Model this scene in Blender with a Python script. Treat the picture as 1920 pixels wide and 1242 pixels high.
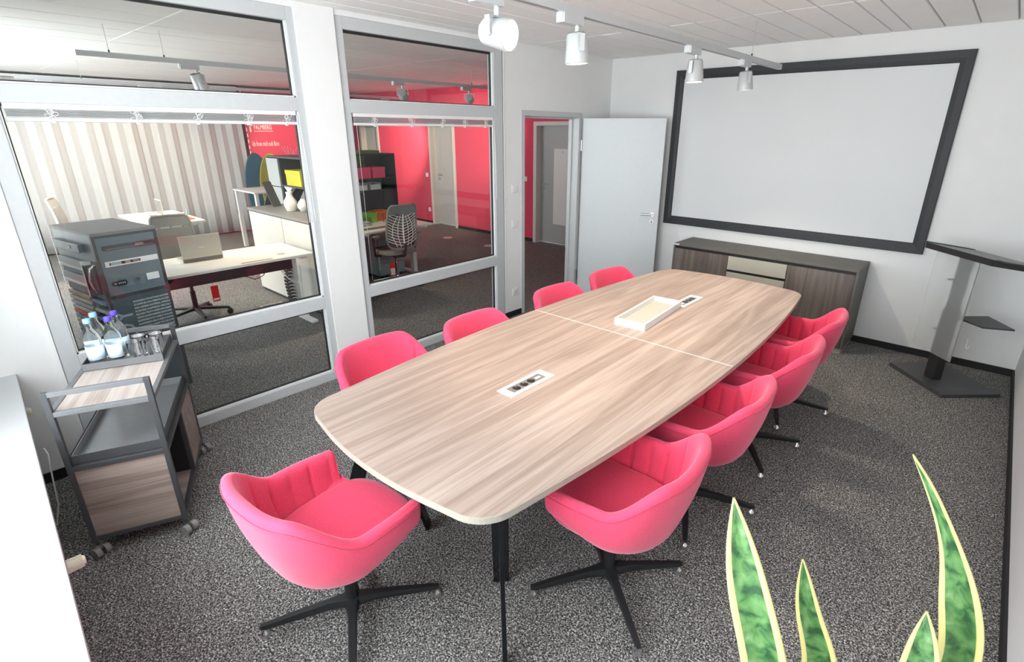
import bpy, bmesh, math, random
from mathutils import Vector, Matrix
random.seed(7)
PI = math.pi
S = bpy.context.scene
COL = S.collection
for o in list(bpy.data.objects):
    bpy.data.objects.remove(o)

# ------------------------------------------------------------------ camera
cam_d = bpy.data.cameras.new('camera')
cam = bpy.data.objects.new('camera', cam_d)
COL.objects.link(cam)
cam_d.sensor_width = 36.0
cam_d.lens = 977.02 / 1920 * 36
cam_d.shift_x = -33.68 / 1920
cam_d.shift_y = -12.25 / 1920
cam_d.clip_start = 0.02
def cam_matrix(yaw, pitch, roll, loc):
    cy, sy, cp, sp = math.cos(yaw), math.sin(yaw), math.cos(pitch), math.sin(pitch)
    f = Vector((-sy * cp, cy * cp, -sp)); r = Vector((cy, sy, 0)); u = r.cross(f)
    r2 = r * math.cos(roll) + u * math.sin(roll); u2 = u * math.cos(roll) - r * math.sin(roll)
    m = Matrix((r2, u2, -f)).transposed().to_4x4(); m.translation = loc
    return m
cam.matrix_world = cam_matrix(math.radians(41.4356), math.radians(20.3824), math.radians(0.2924), Vector((3.7012, -5.605, 1.9)))
S.camera = cam

# ------------------------------------------------------------------ world, exposure
w = bpy.data.worlds.new('sky'); S.world = w; w.use_nodes = True
bg = w.node_tree.nodes['Background']
bg.inputs[0].default_value = (0.93, 0.965, 1.0, 1)
bg.inputs[1].default_value = 10.5
S.view_settings.view_transform = 'Standard'
S.view_settings.look = 'None'
S.view_settings.exposure = 0.15
S.view_settings.gamma = 1.0
S.view_settings.use_curve_mapping = False

# daylight enters through the window openings: portals guide the sky light
def portal(name, x0, x1, z0, z1, y):
    l = bpy.data.lights.new(name, 'AREA'); l.shape = 'RECTANGLE'
    l.size = x1 - x0; l.size_y = z1 - z0; l.cycles.is_portal = True
    o = bpy.data.objects.new(name, l); COL.objects.link(o)
    o.location = ((x0 + x1) / 2, y, (z0 + z1) / 2); o.rotation_euler = (math.radians(90), 0, 0)
    return o
WIN1 = (0.80, 3.55, 0.72, 2.60)
WIN2 = (-6.3, -2.6, 0.72, 2.45)
portal('sky_portal', WIN1[0], WIN1[1], WIN1[2], WIN1[3], -6.10)
portal('sky_portal', WIN2[0], WIN2[1], WIN2[2], WIN2[3], -6.10)

# ------------------------------------------------------------------ materials
MATS = {}
def nt(name):
    m = bpy.data.materials.new(name); m.use_nodes = True
    t = m.node_tree; b = t.nodes['Principled BSDF']
    MATS[name] = m
    return m, t, b
def N(t, typ, **kw):
    n = t.nodes.new(typ)
    for k, v in kw.items(): setattr(n, k, v)
    return n
def ramp(t, stops, interp='LINEAR'):
    r = N(t, 'ShaderNodeValToRGB'); e = r.color_ramp.elements; r.color_ramp.interpolation = interp
    while len(e) > 1: e.remove(e[-1])
    for i, (p, c) in enumerate(stops):
        x = e[0] if i == 0 else e.new(p)
        x.position = p; x.color = (*c, 1)
    return r
def mapping(t, scale=(1, 1, 1), rot=(0, 0, 0), src='Object'):
    tc = N(t, 'ShaderNodeTexCoord'); mp = N(t, 'ShaderNodeMapping')
    mp.inputs['Scale'].default_value = scale; mp.inputs['Rotation'].default_value = rot
    t.links.new(tc.outputs[src], mp.inputs[0])
    return mp
def bump(t, b, h, strength=.2, dist=.01):
    bp = N(t, 'ShaderNodeBump'); bp.inputs['Strength'].default_value = strength; bp.inputs['Distance'].default_value = dist
    t.links.new(h, bp.inputs['Height']); t.links.new(bp.outputs[0], b.inputs['Normal'])
def plain(name, col, rough=.5, metal=0, noise=.04, nscale=30, bmp=0, spec=.5, coat=0):
    m, t, b = nt(name)
    mp = mapping(t)
    n = N(t, 'ShaderNodeTexNoise'); n.inputs['Scale'].default_value = nscale; n.inputs['Detail'].default_value = 4
    t.links.new(mp.outputs[0], n.inputs['Vector'])
    lo = tuple(max(0, c * (1 - noise)) for c in col); hi = tuple(min(1, c * (1 + noise)) for c in col)
    r = ramp(t, [(.3, lo), (.7, hi)])
    t.links.new(n.outputs['Fac'], r.inputs[0]); t.links.new(r.outputs[0], b.inputs['Base Color'])
    b.inputs['Roughness'].default_value = rough; b.inputs['Metallic'].default_value = metal
    b.inputs['Specular IOR Level'].default_value = spec
    b.inputs['Coat Weight'].default_value = coat
    if bmp: bump(t, b, n.outputs['Fac'], bmp, .003)
    return m
def emis(name, col, s):
    m, t, b = nt(name)
    b.inputs['Base Color'].default_value = (*col, 1)
    b.inputs['Emission Color'].default_value = (*col, 1); b.inputs['Emission Strength'].default_value = s
    return m
def wood(name, dark, mid, light, rot=(0, 0, 0), plank=.14, rough=.45, seed=0.0):
    # grain runs along local Y
    m, t, b = nt(name)
    base = mapping(t, rot=rot)
    sep = N(t, 'ShaderNodeSeparateXYZ'); t.links.new(base.outputs[0], sep.inputs[0])
    dv = N(t, 'ShaderNodeMath', operation='DIVIDE'); t.links.new(sep.outputs[0], dv.inputs[0]); dv.inputs[1].default_value = plank
    fl = N(t, 'ShaderNodeMath', operation='FLOOR'); t.links.new(dv.outputs[0], fl.inputs[0])
    wn = N(t, 'ShaderNodeTexWhiteNoise', noise_dimensions='1D'); t.links.new(fl.outputs[0], wn.inputs['W'])
    sc = N(t, 'ShaderNodeVectorMath', operation='SCALE'); sc.inputs['Scale'].default_value = 9.0
    t.links.new(wn.outputs['Color'], sc.inputs[0])
    ad = N(t, 'ShaderNodeVectorMath', operation='ADD'); t.links.new(base.outputs[0], ad.inputs[0]); t.links.new(sc.outputs[0], ad.inputs[1])
    mp = N(t, 'ShaderNodeMapping'); mp.inputs['Scale'].default_value = (8, .42, 8); mp.inputs['Location'].default_value = (seed, seed * 2, 0)
    t.links.new(ad.outputs[0], mp.inputs[0])
    n1 = N(t, 'ShaderNodeTexNoise'); n1.inputs['Scale'].default_value = 1.0; n1.inputs['Detail'].default_value = 3; n1.inputs['Distortion'].default_value = .4
    t.links.new(mp.outputs[0], n1.inputs['Vector'])
    # contour rings of the slow noise give cathedral figure
    ml = N(t, 'ShaderNodeMath', operation='MULTIPLY'); t.links.new(n1.outputs['Fac'], ml.inputs[0]); ml.inputs[1].default_value = 11.0
    fr = N(t, 'ShaderNodeMath', operation='PINGPONG'); t.links.new(ml.outputs[0], fr.inputs[0]); fr.inputs[1].default_value = 1.0
    mp2 = N(t, 'ShaderNodeMapping'); mp2.inputs['Scale'].default_value = (230, 3.0, 230); t.links.new(ad.outputs[0], mp2.inputs[0])
    n2 = N(t, 'ShaderNodeTexNoise'); n2.inputs['Scale'].default_value = 1.0; n2.inputs['Detail'].default_value = 5; n2.inputs['Roughness'].default_value = .62
    t.links.new(mp2.outputs[0], n2.inputs['Vector'])
    mx = N(t, 'ShaderNodeMath', operation='MULTIPLY'); t.links.new(fr.outputs[0], mx.inputs[0]); mx.inputs[1].default_value = .30
    mx2 = N(t, 'ShaderNodeMath', operation='MULTIPLY_ADD'); t.links.new(n2.outputs['Fac'], mx2.inputs[0]); mx2.inputs[1].default_value = .8
    t.links.new(mx.outputs[0], mx2.inputs[2])
    pv = N(t, 'ShaderNodeMath', operation='MULTIPLY_ADD'); t.links.new(wn.outputs['Value'], pv.inputs[0]); pv.inputs[1].default_value = .20
    t.links.new(mx2.outputs[0], pv.inputs[2])
    r = ramp(t, [(.30, dark), (.62, mid), (.90, light)])
    t.links.new(pv.outputs[0], r.inputs[0]); t.links.new(r.outputs[0], b.inputs['Base Color'])
    b.inputs['Roughness'].default_value = rough
    bump(t, b, n2.outputs['Fac'], .08, .002)
    return m
def carpet():
    m, t, b = nt('carpet')
    mp = mapping(t)
    v = N(t, 'ShaderNodeTexNoise'); v.inputs['Scale'].default_value = 155; v.inputs['Detail'].default_value = 1.5; v.inputs['Distortion'].default_value = .8
    t.links.new(mp.outputs[0], v.inputs['Vector'])
    r = ramp(t, [(.0, (.018, .018, .0185)), (.43, (.048, .047, .046)), (.56, (.25, .244, .236)), (.70, (.66, .64, .62))])
    t.links.new(v.outputs['Fac'], r.inputs[0])
    t.links.new(r.outputs[0], b.inputs['Base Color'])
    b.inputs['Roughness'].default_value = .95; b.inputs['Specular IOR Level'].default_value = .1
    bump(t, b, v.outputs['Fac'], .7, .006)
    return m
def felt(name, col):
    m, t, b = nt(name)
    mp = mapping(t)
    n = N(t, 'ShaderNodeTexNoise'); n.inputs['Scale'].default_value = 260; n.inputs['Detail'].default_value = 4
    t.links.new(mp.outputs[0], n.inputs['Vector'])
    r = ramp(t, [(.3, tuple(c * .86 for c in col)), (.7, tuple(min(1, c * 1.12) for c in col))])
    t.links.new(n.outputs['Fac'], r.inputs[0]); t.links.new(r.outputs[0], b.inputs['Base Color'])
    b.inputs['Roughness'].default_value = .9; b.inputs['Specular IOR Level'].default_value = .15
    b.inputs['Sheen Weight'].default_value = .5; b.inputs['Sheen Roughness'].default_value = .45
    b.inputs['Sheen Tint'].default_value = (1.0, .62, .72, 1)
    bump(t, b, n.outputs['Fac'], .15, .002)
    return m
def thin_glass(name, tint=(.97, .985, .98), f0=.035, rough=0.0):
    m = bpy.data.materials.new(name); m.use_nodes = True; MATS[name] = m
    t = m.node_tree; t.nodes.clear()
    out = N(t, 'ShaderNodeOutputMaterial'); mix = N(t, 'ShaderNodeMixShader')
    tr = N(t, 'ShaderNodeBsdfTransparent'); tr.inputs[0].default_value = (*tint, 1)
    gl = N(t, 'ShaderNodeBsdfGlossy'); gl.inputs['Roughness'].default_value = rough
    lw = N(t, 'ShaderNodeLayerWeight'); lw.inputs['Blend'].default_value = .5
    pw = N(t, 'ShaderNodeMath', operation='POWER'); t.links.new(lw.outputs['Facing'], pw.inputs[0]); pw.inputs[1].default_value = 5
    ma = N(t, 'ShaderNodeMath', operation='MULTIPLY_ADD'); t.links.new(pw.outputs[0], ma.inputs[0]); ma.inputs[1].default_value = 1 - f0; ma.inputs[2].default_value = f0
    t.links.new(ma.outputs[0], mix.inputs[0]); t.links.new(tr.outputs[0], mix.inputs[1]); t.links.new(gl.outputs[0], mix.inputs[2])
    t.links.new(mix.outputs[0], out.inputs[0])
    return m
def clear(name, col=(1, 1, 1), ior=1.45, rough=0):
    m, t, b = nt(name)
    b.inputs['Base Color'].default_value = (*col, 1); b.inputs['Transmission Weight'].default_value = 1
    b.inputs['IOR'].default_value = ior; b.inputs['Roughness'].default_value = rough
    return m
def leafmat():
    m, t, b = nt('leaf')
    uv = N(t, 'ShaderNodeTexCoord'); sep = N(t, 'ShaderNodeSeparateXYZ'); t.links.new(uv.outputs['UV'], sep.inputs[0])
    mp = N(t, 'ShaderNodeMapping'); mp.inputs['Scale'].default_value = (2.2, 30, 1); t.links.new(uv.outputs['UV'], mp.inputs[0])
    n = N(t, 'ShaderNodeTexNoise'); n.inputs['Scale'].default_value = 1; n.inputs['Detail'].default_value = 5; n.inputs['Distortion'].default_value = .35
    t.links.new(mp.outputs[0], n.inputs['Vector'])
    g = ramp(t, [(.38, (.02, .075, .028)), (.47, (.06, .17, .05)), (.60, (.12, .26, .085)), (.78, (.24, .36, .21))])
    t.links.new(n.outputs['Fac'], g.inputs[0])
    s = N(t, 'ShaderNodeMath', operation='SUBTRACT'); t.links.new(sep.outputs[0], s.inputs[0]); s.inputs[1].default_value = .5
    a = N(t, 'ShaderNodeMath', operation='ABSOLUTE'); t.links.new(s.outputs[0], a.inputs[0])
    n3 = N(t, 'ShaderNodeTexNoise'); n3.inputs['Scale'].default_value = 9; t.links.new(uv.outputs['UV'], n3.inputs['Vector'])
    ad = N(t, 'ShaderNodeMath', operation='MULTIPLY_ADD'); t.links.new(n3.outputs['Fac'], ad.inputs[0]); ad.inputs[1].default_value = .05; t.links.new(a.outputs[0], ad.inputs[2])
    e = ramp(t, [(.375, (0, 0, 0)), (.395, (1, 1, 1))])
    t.links.new(ad.outputs[0], e.inputs[0])
    mx = N(t, 'ShaderNodeMix', data_type='RGBA'); t.links.new(e.outputs[0], mx.inputs['Factor'])
    t.links.new(g.outputs[0], mx.inputs['A']); mx.inputs['B'].default_value = (.68, .60, .24, 1)
    t.links.new(mx.outputs['Result'], b.inputs['Base Color'])
    b.inputs['Roughness'].default_value = .38
    return m

carpet()
plain('wall_paint', (.84, .845, .84), .85, noise=.012, nscale=6, bmp=.03)
plain('red_paint', (.66, .055, .115), .75, noise=.02, nscale=6)
plain('ceiling_white', (.92, .915, .90), .55, noise=.01, nscale=4)
plain('ceiling_gap', (.42, .42, .40), .8)
plain('frame_grey', (.56, .58, .59), .42, noise=.02)
plain('frame_white', (.76, .78, .78), .45, noise=.01)
plain('sill_white', (.52, .54, .55), .4, noise=.01)
plain('gasket', (.015, .015, .016), .6)
plain('white_lacquer', (.82, .83, .82), .35, noise=.01)
plain('door_grey', (.68, .72, .74), .42, noise=.012)
plain('black_skirting', (.012, .012, .013), .6)
plain('black_metal', (.016, .017, .019), .38, noise=.1)
plain('gloss_black', (.02, .021, .024), .12, metal=.6)
plain('chrome', (.75, .76, .78), .12, metal=1)
plain('steel', (.55, .55, .56), .3, metal=1)
plain('silver_lamp', (.60, .62, .63), .36, metal=.35, noise=.02)
plain('screen_frame', (.022, .025, .029), .55, noise=.15, nscale=60)
plain('projection_white', (.76, .78, .79), .9, noise=.008, nscale=3)
plain('taupe', (.40, .38, .32), .5, noise=.02)
plain('cabinet_body', (.115, .108, .095), .5, noise=.06)
plain('edge_band', (.38, .35, .30), .5, noise=.05, nscale=50)
plain('white_plastic', (.85, .85, .84), .35, noise=.01)
plain('cream_plastic', (.74, .72, .60), .4, noise=.03)
plain('socket_black', (.012, .012, .012), .35)
plain('socket_plate', (.30, .27, .25), .35, metal=.5)
plain('tray_felt', (.42, .39, .34), .9, noise=.06, nscale=200)
plain('graphite', (.055, .057, .062), .42, noise=.06)
plain('trolley_grey', (.15, .155, .165), .35, noise=.05)
plain('trolley_tray', (.30, .31, .325), .3, metal=.35, noise=.03)
plain('slate', (.075, .105, .125), .4, noise=.03)
plain('slate_mid', (.135, .18, .21), .42, noise=.03)
plain('mid_grey', (.23, .23, .225), .5, noise=.03)
plain('light_grey', (.45, .46, .46), .5, noise=.03)
plain('dark_shelf', (.022, .024, .026), .45, noise=.05)
plain('office_grey', (.20, .205, .20), .6, noise=.05)
plain('off_white', (.66, .645, .60), .45, noise=.015)
plain('desk_white', (.83, .81, .76), .4, noise=.01)
plain('yellow', (.62, .56, .03), .6, noise=.03)
plain('olive', (.40, .37, .05), .85, noise=.08, nscale=90)
plain('petrol', (.04, .145, .21), .85, noise=.08, nscale=90)
plain('green', (.22, .55, .03), .6, noise=.03)
plain('moss', (.12, .17, .03), .7, noise=.05)
plain('orange', (.75, .16, .01), .6, noise=.03)
plain('pink_box', (.82, .06, .17), .6, noise=.03)
plain('red_tag', (.78, .02, .015), .5, noise=.02)
plain('blue_sample', (.09, .23, .42), .5, noise=.03)
plain('yellow_sample', (.62, .48, .09), .5, noise=.03)
plain('red_sample', (.70, .08, .04), .5, noise=.03)
plain('tan_sample', (.42, .30, .22), .6, noise=.08)
plain('beige_sample', (.55, .50, .44), .6, noise=.05)
plain('pale_blue', (.36, .46, .50), .5, noise=.02)
plain('paper', (.84, .84, .82), .7, noise=.01)
plain('print_white', (.85, .85, .84), .7, noise=.01)
plain('print_grey', (.32, .39, .43), .6, noise=.02)
plain('laptop_silver', (.56, .53, .46), .35, metal=.25, noise=.02)
plain('laptop_dark', (.14, .13, .11), .4, noise=.03)
plain('screen_glass', (.17, .17, .165), .15)
plain('ceramic', (.86, .84, .80), .3, noise=.01)
plain('terracotta', (.30, .29, .28), .6, noise=.05)
plain('soil', (.03, .02, .012), .95, noise=.4, nscale=120)
plain('cap_light', (.30, .55, .80), .4, noise=.02)
plain('cap_violet', (.10, .06, .62), .4, noise=.02)
plain('bottle_label', (.66, .79, .92), .5, noise=.08, nscale=25)
plain('label_blue', (.05, .22, .58), .5, noise=.05)
plain('acrylic_dark', (.03, .03, .028), .3)
felt('pink_felt', (.76, .07, .145))
felt('pink_piping', (.58, .045, .10))
wood('table_wood', (.235, .168, .135), (.335, .253, .212), (.43, .34, .295), plank=.10)
wood('cabinet_wood', (.075, .058, .05), (.125, .102, .09), (.185, .155, .14), rot=(PI / 2, 0, 0), plank=.19)
wood('trolley_wood', (.17, .125, .105), (.30, .235, .205), (.42, .345, .31), rot=(0, 0, PI / 2), plank=.3)
wood('shelf_wood', (.34, .27, .235), (.50, .43, .39), (.60, .53, .49), rot=(0, 0, 0), plank=.3)
def curtainmat():
    m, t, b = nt('curtain')
    mp = mapping(t, (1, 40, 3)); n = N(t, 'ShaderNodeTexNoise'); n.inputs['Scale'].default_value = 4; n.inputs['Detail'].default_value = 3
    t.links.new(mp.outputs[0], n.inputs['Vector'])
    r = ramp(t, [(.3, (.70, .68, .655)), (.7, (.76, .745, .72))])
    t.links.new(n.outputs['Fac'], r.inputs[0]); t.links.new(r.outputs[0], b.inputs['Base Color'])
    b.inputs['Roughness'].default_value = .9; b.inputs['Specular IOR Level'].default_value = .1
    return m
curtainmat()
leafmat()
thin_glass('pane_glass')
thin_glass('green_edge', (.6, .8, .7), .06)
clear('clear_glass', (1, 1, 1), 1.40)
clear('water_bottle', (.93, .98, .97), 1.22)
clear('frosted', (.93, .94, .93), 1.12, .36)
MATS['frosted'].node_tree.nodes['Principled BSDF'].inputs['Transmission Weight'].default_value = .86
emis('lamp_on', (1.0, .95, .86), 14)
emis('lamp_soft', (1.0, .93, .82), 3)

# ------------------------------------------------------------------ mesh helpers
class MB:
    def __init__(s): s.v = []; s.f = []; s.uv = None
    def add(s, vs, fs):
        k = len(s.v); s.v += [tuple(v) for v in vs]; s.f += [[i + k for i in f] for f in fs]; return s
    def box(s, x0, x1, y0, y1, z0, z1):
        vs = [(x, y, z) for x in (x0, x1) for y in (y0, y1) for z in (z0, z1)]
        return s.add(vs, [(0, 1, 3, 2), (4, 6, 7, 5), (0, 4, 5, 1), (2, 3, 7, 6), (0, 2, 6, 4), (1, 5, 7, 3)])
    def bar(s, a, b, w, h, up=(0, 0, 1), w2=None, h2=None):
        a = Vector(a); b = Vector(b); d = (b - a).normalized(); up = Vector(up)
        x = d.cross(up)
        if x.length < 1e-5: x = d.cross(Vector((1, 0, 0)))
        x.normalize(); z = x.cross(d).normalized()
        w2 = w if w2 is None else w2; h2 = h if h2 is None else h2
        vs = []
        for p, ww, hh in ((a, w, h), (b, w2, h2)):
            for sx, sz in ((-1, -1), (1, -1), (1, 1), (-1, 1)): vs.append(p + x * sx * ww / 2 + z * sz * hh / 2)
        return s.add(vs, [(3, 2, 1, 0), (4, 5, 6, 7), (0, 1, 5, 4), (1, 2, 6, 5), (2, 3, 7, 6), (3, 0, 4, 7)])
    def cyl(s, a, b, r, r2=None, n=16, cap=True):
        a = Vector(a); b = Vector(b); d = (b - a).normalized(); r2 = r if r2 is None else r2
        x = d.orthogonal().normalized(); y = d.cross(x)
        vs = []
        for p, rr in ((a, r), (b, r2)):
            for i in range(n):
                t = 2 * PI * i / n; vs.append(p + (x * math.cos(t) + y * math.sin(t)) * rr)
        fs = [(i, (i + 1) % n, n + (i + 1) % n, n + i) for i in range(n)]
        if cap: fs += [tuple(range(n - 1, -1, -1)), tuple(range(n, 2 * n))]
        return s.add(vs, fs)
    def tube(s, pts, r, n=8):
        pts = [Vector(p) for p in pts]; rings = []; prev = None
        for i, p in enumerate(pts):
            d = (pts[min(i + 1, len(pts) - 1)] - pts[max(i - 1, 0)]).normalized()
            x = d.orthogonal().normalized() if prev is None else (prev - d * prev.dot(d)).normalized()
            prev = x; y = d.cross(x)
            rings.append([p + (x * math.cos(2 * PI * k / n) + y * math.sin(2 * PI * k / n)) * r for k in range(n)])
        vs = [v for q in rings for v in q]; m = len(rings)
        fs = [(i * n + k, i * n + (k + 1) % n, (i + 1) * n + (k + 1) % n, (i + 1) * n + k) for i in range(m - 1) for k in range(n)]
        fs += [tuple(range(n - 1, -1, -1)), tuple((m - 1) * n + k for k in range(n))]
        return s.add(vs, fs)
    def lathe(s, prof, n=24, c=(0, 0, 0)):
        vs = []; m = len(prof)
        for r, z in prof:
            for k in range(n):
                t = 2 * PI * k / n; vs.append((c[0] + r * math.cos(t), c[1] + r * math.sin(t), c[2] + z))
        fs = [(i * n + k, i * n + (k + 1) % n, (i + 1) * n + (k + 1) % n, (i + 1) * n + k) for i in range(m - 1) for k in range(n)]
        if prof[0][0] > 1e-6: fs.append(tuple(range(n - 1, -1, -1)))
        if prof[-1][0] > 1e-6: fs.append(tuple((m - 1) * n + k for k in range(n)))
        return s.add(vs, fs)
    def prism(s, poly, z0, z1):
        n = len(poly)
        vs = [(x, y, z0) for x, y in poly] + [(x, y, z1) for x, y in poly]
        return s.add(vs, [tuple(range(n - 1, -1, -1)), tuple(range(n, 2 * n))] + [(i, (i + 1) % n, n + (i + 1) % n, n + i) for i in range(n)])
    def prism_axis(s, poly, a0, a1, axis):
        # polygon in the plane across the axis ('x': poly=(y,z); 'y': poly=(x,z))
        n = len(poly)
        if axis == 'x': vs = [(a0, p, q) for p, q in poly] + [(a1, p, q) for p, q in poly]
        else: vs = [(p, a0, q) for p, q in poly] + [(p, a1, q) for p, q in poly]
        return s.add(vs, [tuple(range(n - 1, -1, -1)), tuple(range(n, 2 * n))] + [(i, (i + 1) % n, n + (i + 1) % n, n + i) for i in range(n)])
    def mesh(s, name, mat, smooth=0):
        me = bpy.data.meshes.new(name); me.from_pydata(s.v, [], s.f)
        bm = bmesh.new(); bm.from_mesh(me)
        bmesh.ops.remove_doubles(bm, verts=bm.verts, dist=1e-6)
        bmesh.ops.recalc_face_normals(bm, faces=bm.faces)
        bm.to_mesh(me); bm.free()
        me.materials.append(MATS[mat])
        if smooth:
            for p in me.polygons: p.use_smooth = True
            me.set_sharp_from_angle(angle=math.radians(smooth))
        return me
    def build(s, name, mat, parent=None, smooth=0, bev=0, seg=2, loc=None):
        o = bpy.data.objects.new(name, s.mesh(name, mat, smooth)); COL.objects.link(o)
        if parent: o.parent = parent
        if loc: o.location = loc
        if bev:
            m = o.modifiers.new('bevel', 'BEVEL'); m.width = bev; m.segments = seg; m.limit_method = 'ANGLE'; m.angle_limit = math.radians(40)
        return o
def tag(o, label=None, cat=None, group=None, kind=None):
    if label: o['label'] = label
    if cat: o['category'] = cat
    if group: o['group'] = group
    if kind: o['kind'] = kind
    return o
def thing(name, label, cat, loc=(0, 0, 0), rz=0, group=None):
    o = bpy.data.objects.new(name, None); COL.objects.link(o); o.empty_display_size = .1
    o.location = loc; o.rotation_euler = (0, 0, rz)
    return tag(o, label, cat, group)
def struct(name, label=None, loc=(0, 0, 0)):
    o = bpy.data.objects.new(name, None); COL.objects.link(o); o.location = loc
    o['kind'] = 'structure'
    if label: o['label'] = label
    return o
def copy_tree(o, parent=None):
    c = o.copy(); COL.objects.link(c)
    if parent: c.parent = parent
    for ch in o.children: copy_tree(ch, c)
    return c
def B(name, mat, x0, x1, y0, y1, z0, z1, parent=None, bev=0, seg=2):
    return MB().box(x0, x1, y0, y1, z0, z1).build(name, mat, parent, bev=bev, seg=seg)
def text(name, body, size, mat, parent, loc, rot, depth=.0006, align='LEFT', sx=1.0):
    cu = bpy.data.curves.new(name, 'FONT'); cu.body = body; cu.size = size; cu.extrude = depth; cu.align_x = align; cu.resolution_u = 2
    tmp = bpy.data.objects.new(name, cu); COL.objects.link(tmp)
    dg = bpy.context.evaluated_depsgraph_get()
    me = bpy.data.meshes.new_from_object(tmp.evaluated_get(dg))
    bpy.data.objects.remove(tmp)
    me.materials.clear(); me.materials.append(MATS[mat])
    o = bpy.data.objects.new(name, me); COL.objects.link(o); o.parent = parent
    o.location = loc; o.rotation_euler = rot; o.scale = (sx, 1, 1)
    return o
def smoothstep(a, b, x):
    t = max(0, min(1, (x - a) / (b - a))); return t * t * (3 - 2 * t)

# ================================================================== SETTING
ZC = 2.675
YB = -5.95
XR = 4.12
fl = B('floor', 'carpet', -9.2, XR + .15, YB - .2, 1.75, -.06, 0)
tag(fl, 'dark grey speckled loop carpet floor', kind='structure')

# --- ceiling of linear metal panels
ce = B('ceiling', 'ceiling_gap', -9.2, XR + .15, YB - .2, 1.75, ZC + .012, ZC + .12)
tag(ce, 'white ceiling of long metal panels', kind='structure')
def ceiling_panels(xs, ys, gap):
    cache = {}
    for i in range(len(xs) - 1):
        for j in range(len(ys) - 1):
            wx = round(xs[i + 1] - xs[i] - gap, 4); wy = round(ys[j + 1] - ys[j] - .005, 4)
            if (wx, wy) not in cache:
                m = MB(); c = .004
                m.add([(-wx / 2, -wy / 2, .02), (wx / 2, -wy / 2, .02), (wx / 2, wy / 2, .02), (-wx / 2, wy / 2, .02),
                       (-wx / 2 + c, -wy / 2 + c, 0), (wx / 2 - c, -wy / 2 + c, 0), (wx / 2 - c, wy / 2 - c, 0), (-wx / 2 + c, wy / 2 - c, 0)],
                      [(0, 1, 2, 3), (7, 6, 5, 4), (0, 4, 5, 1), (1, 5, 6, 2), (2, 6, 7, 3), (3, 7, 4, 0)])
                cache[(wx, wy)] = m.mesh('panel', 'ceiling_white')
            o = bpy.data.objects.new('panel', cache[(wx, wy)]); COL.objects.link(o); o.parent = ce
            o.location = ((xs[i] + xs[i + 1]) / 2, (ys[j] + ys[j + 1]) / 2, ZC + random.uniform(-.0012, .0012))
ceiling_panels([0.0] + [2.72 - .215 * k for k in range(12, 0, -1)] + [2.72, 2.85, 3.065, 3.28, 3.495, 3.71, 3.925, XR], [YB, -4.2, -1.41, 0.0], .0065)
ceiling_panels([-9.0 + .43 * k for k in range(21)] + [-.12], [YB, -4.1, -1.25, 1.53], .005)

# --- back wall and right wall
bw = B('wall_back', 'wall_paint', 0.0, XR + .15, 0, .12, 0, ZC + .1); tag(bw, 'white wall behind the framed projection screen', kind='structure')
rw = B('wall_right', 'wall_paint', XR, XR + .15, YB, 0, 0, ZC + .1); tag(rw, 'white wall along the right edge', kind='structure')
bb = B('baseboard_back', 'black_skirting', 0, XR, -.012, 0, 0, .06); tag(bb, 'black skirting along the screen wall', kind='structure')
br = B('baseboard_right', 'black_skirting', XR - .012, XR, YB, -.012, 0, .06); tag(br, 'black skirting along the right wall', kind='structure')

# --- window wall (behind and left of the viewpoint)
wf = MB()
wf.box(-9.2, WIN2[0], YB - .15, YB, 0, ZC + .1); wf.box(WIN2[1], WIN1[0], YB - .15, YB, 0, ZC + .1); wf.box(WIN1[1], XR + .15, YB - .15, YB, 0, ZC + .1)
for a in (WIN1, WIN2): wf.box(a[0], a[1], YB - .15, YB, 0, a[2]); wf.box(a[0], a[1], YB - .15, YB, a[3], ZC + .1)
tag(wf.build('wall_front', 'wall_paint'), 'white facade wall with windows', kind='structure')
def facade_window(name, a, n, label):
    r = struct(name, label, ((a[0] + a[1]) / 2, YB, a[2]))
    L = a[1] - a[0]; Hh = a[3] - a[2]; f = .055
    B('frame', 'frame_white', -L / 2, L / 2, -.11, -.05, 0, f, r); B('frame', 'frame_white', -L / 2, L / 2, -.11, -.05, Hh - f, Hh, r)
    for k in range(n + 1):
        x = -L / 2 + (L - f) * k / n
        B('mullion', 'frame_white', x, x + f, -.11, -.05, f, Hh - f, r)
    for k in range(n):
        x = -L / 2 + (L - f) * k / n + f
        B('pane', 'pane_glass', x, x + (L - f) / n - f, -.083, -.077, f, Hh - f, r)
facade_window('window_3', WIN1, 3, 'wide facade window above the sill of the meeting room')
facade_window('window_4', WIN2, 3, 'wide facade window of the open office')
# window sill boards, front edge slightly out of square
def sill_y(x): return -5.537 - .0426 * x
sl = struct('trim_1', 'broad white window sill at the left edge')
for x0, x1 in ((0.0, 1.398), (1.402, XR)):
    MB().prism([(x0, YB), (x1, YB), (x1, sill_y(x1)), (x0, sill_y(x0))], .645, .677).build('sill_board', 'sill_white', sl, bev=.004)

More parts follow.
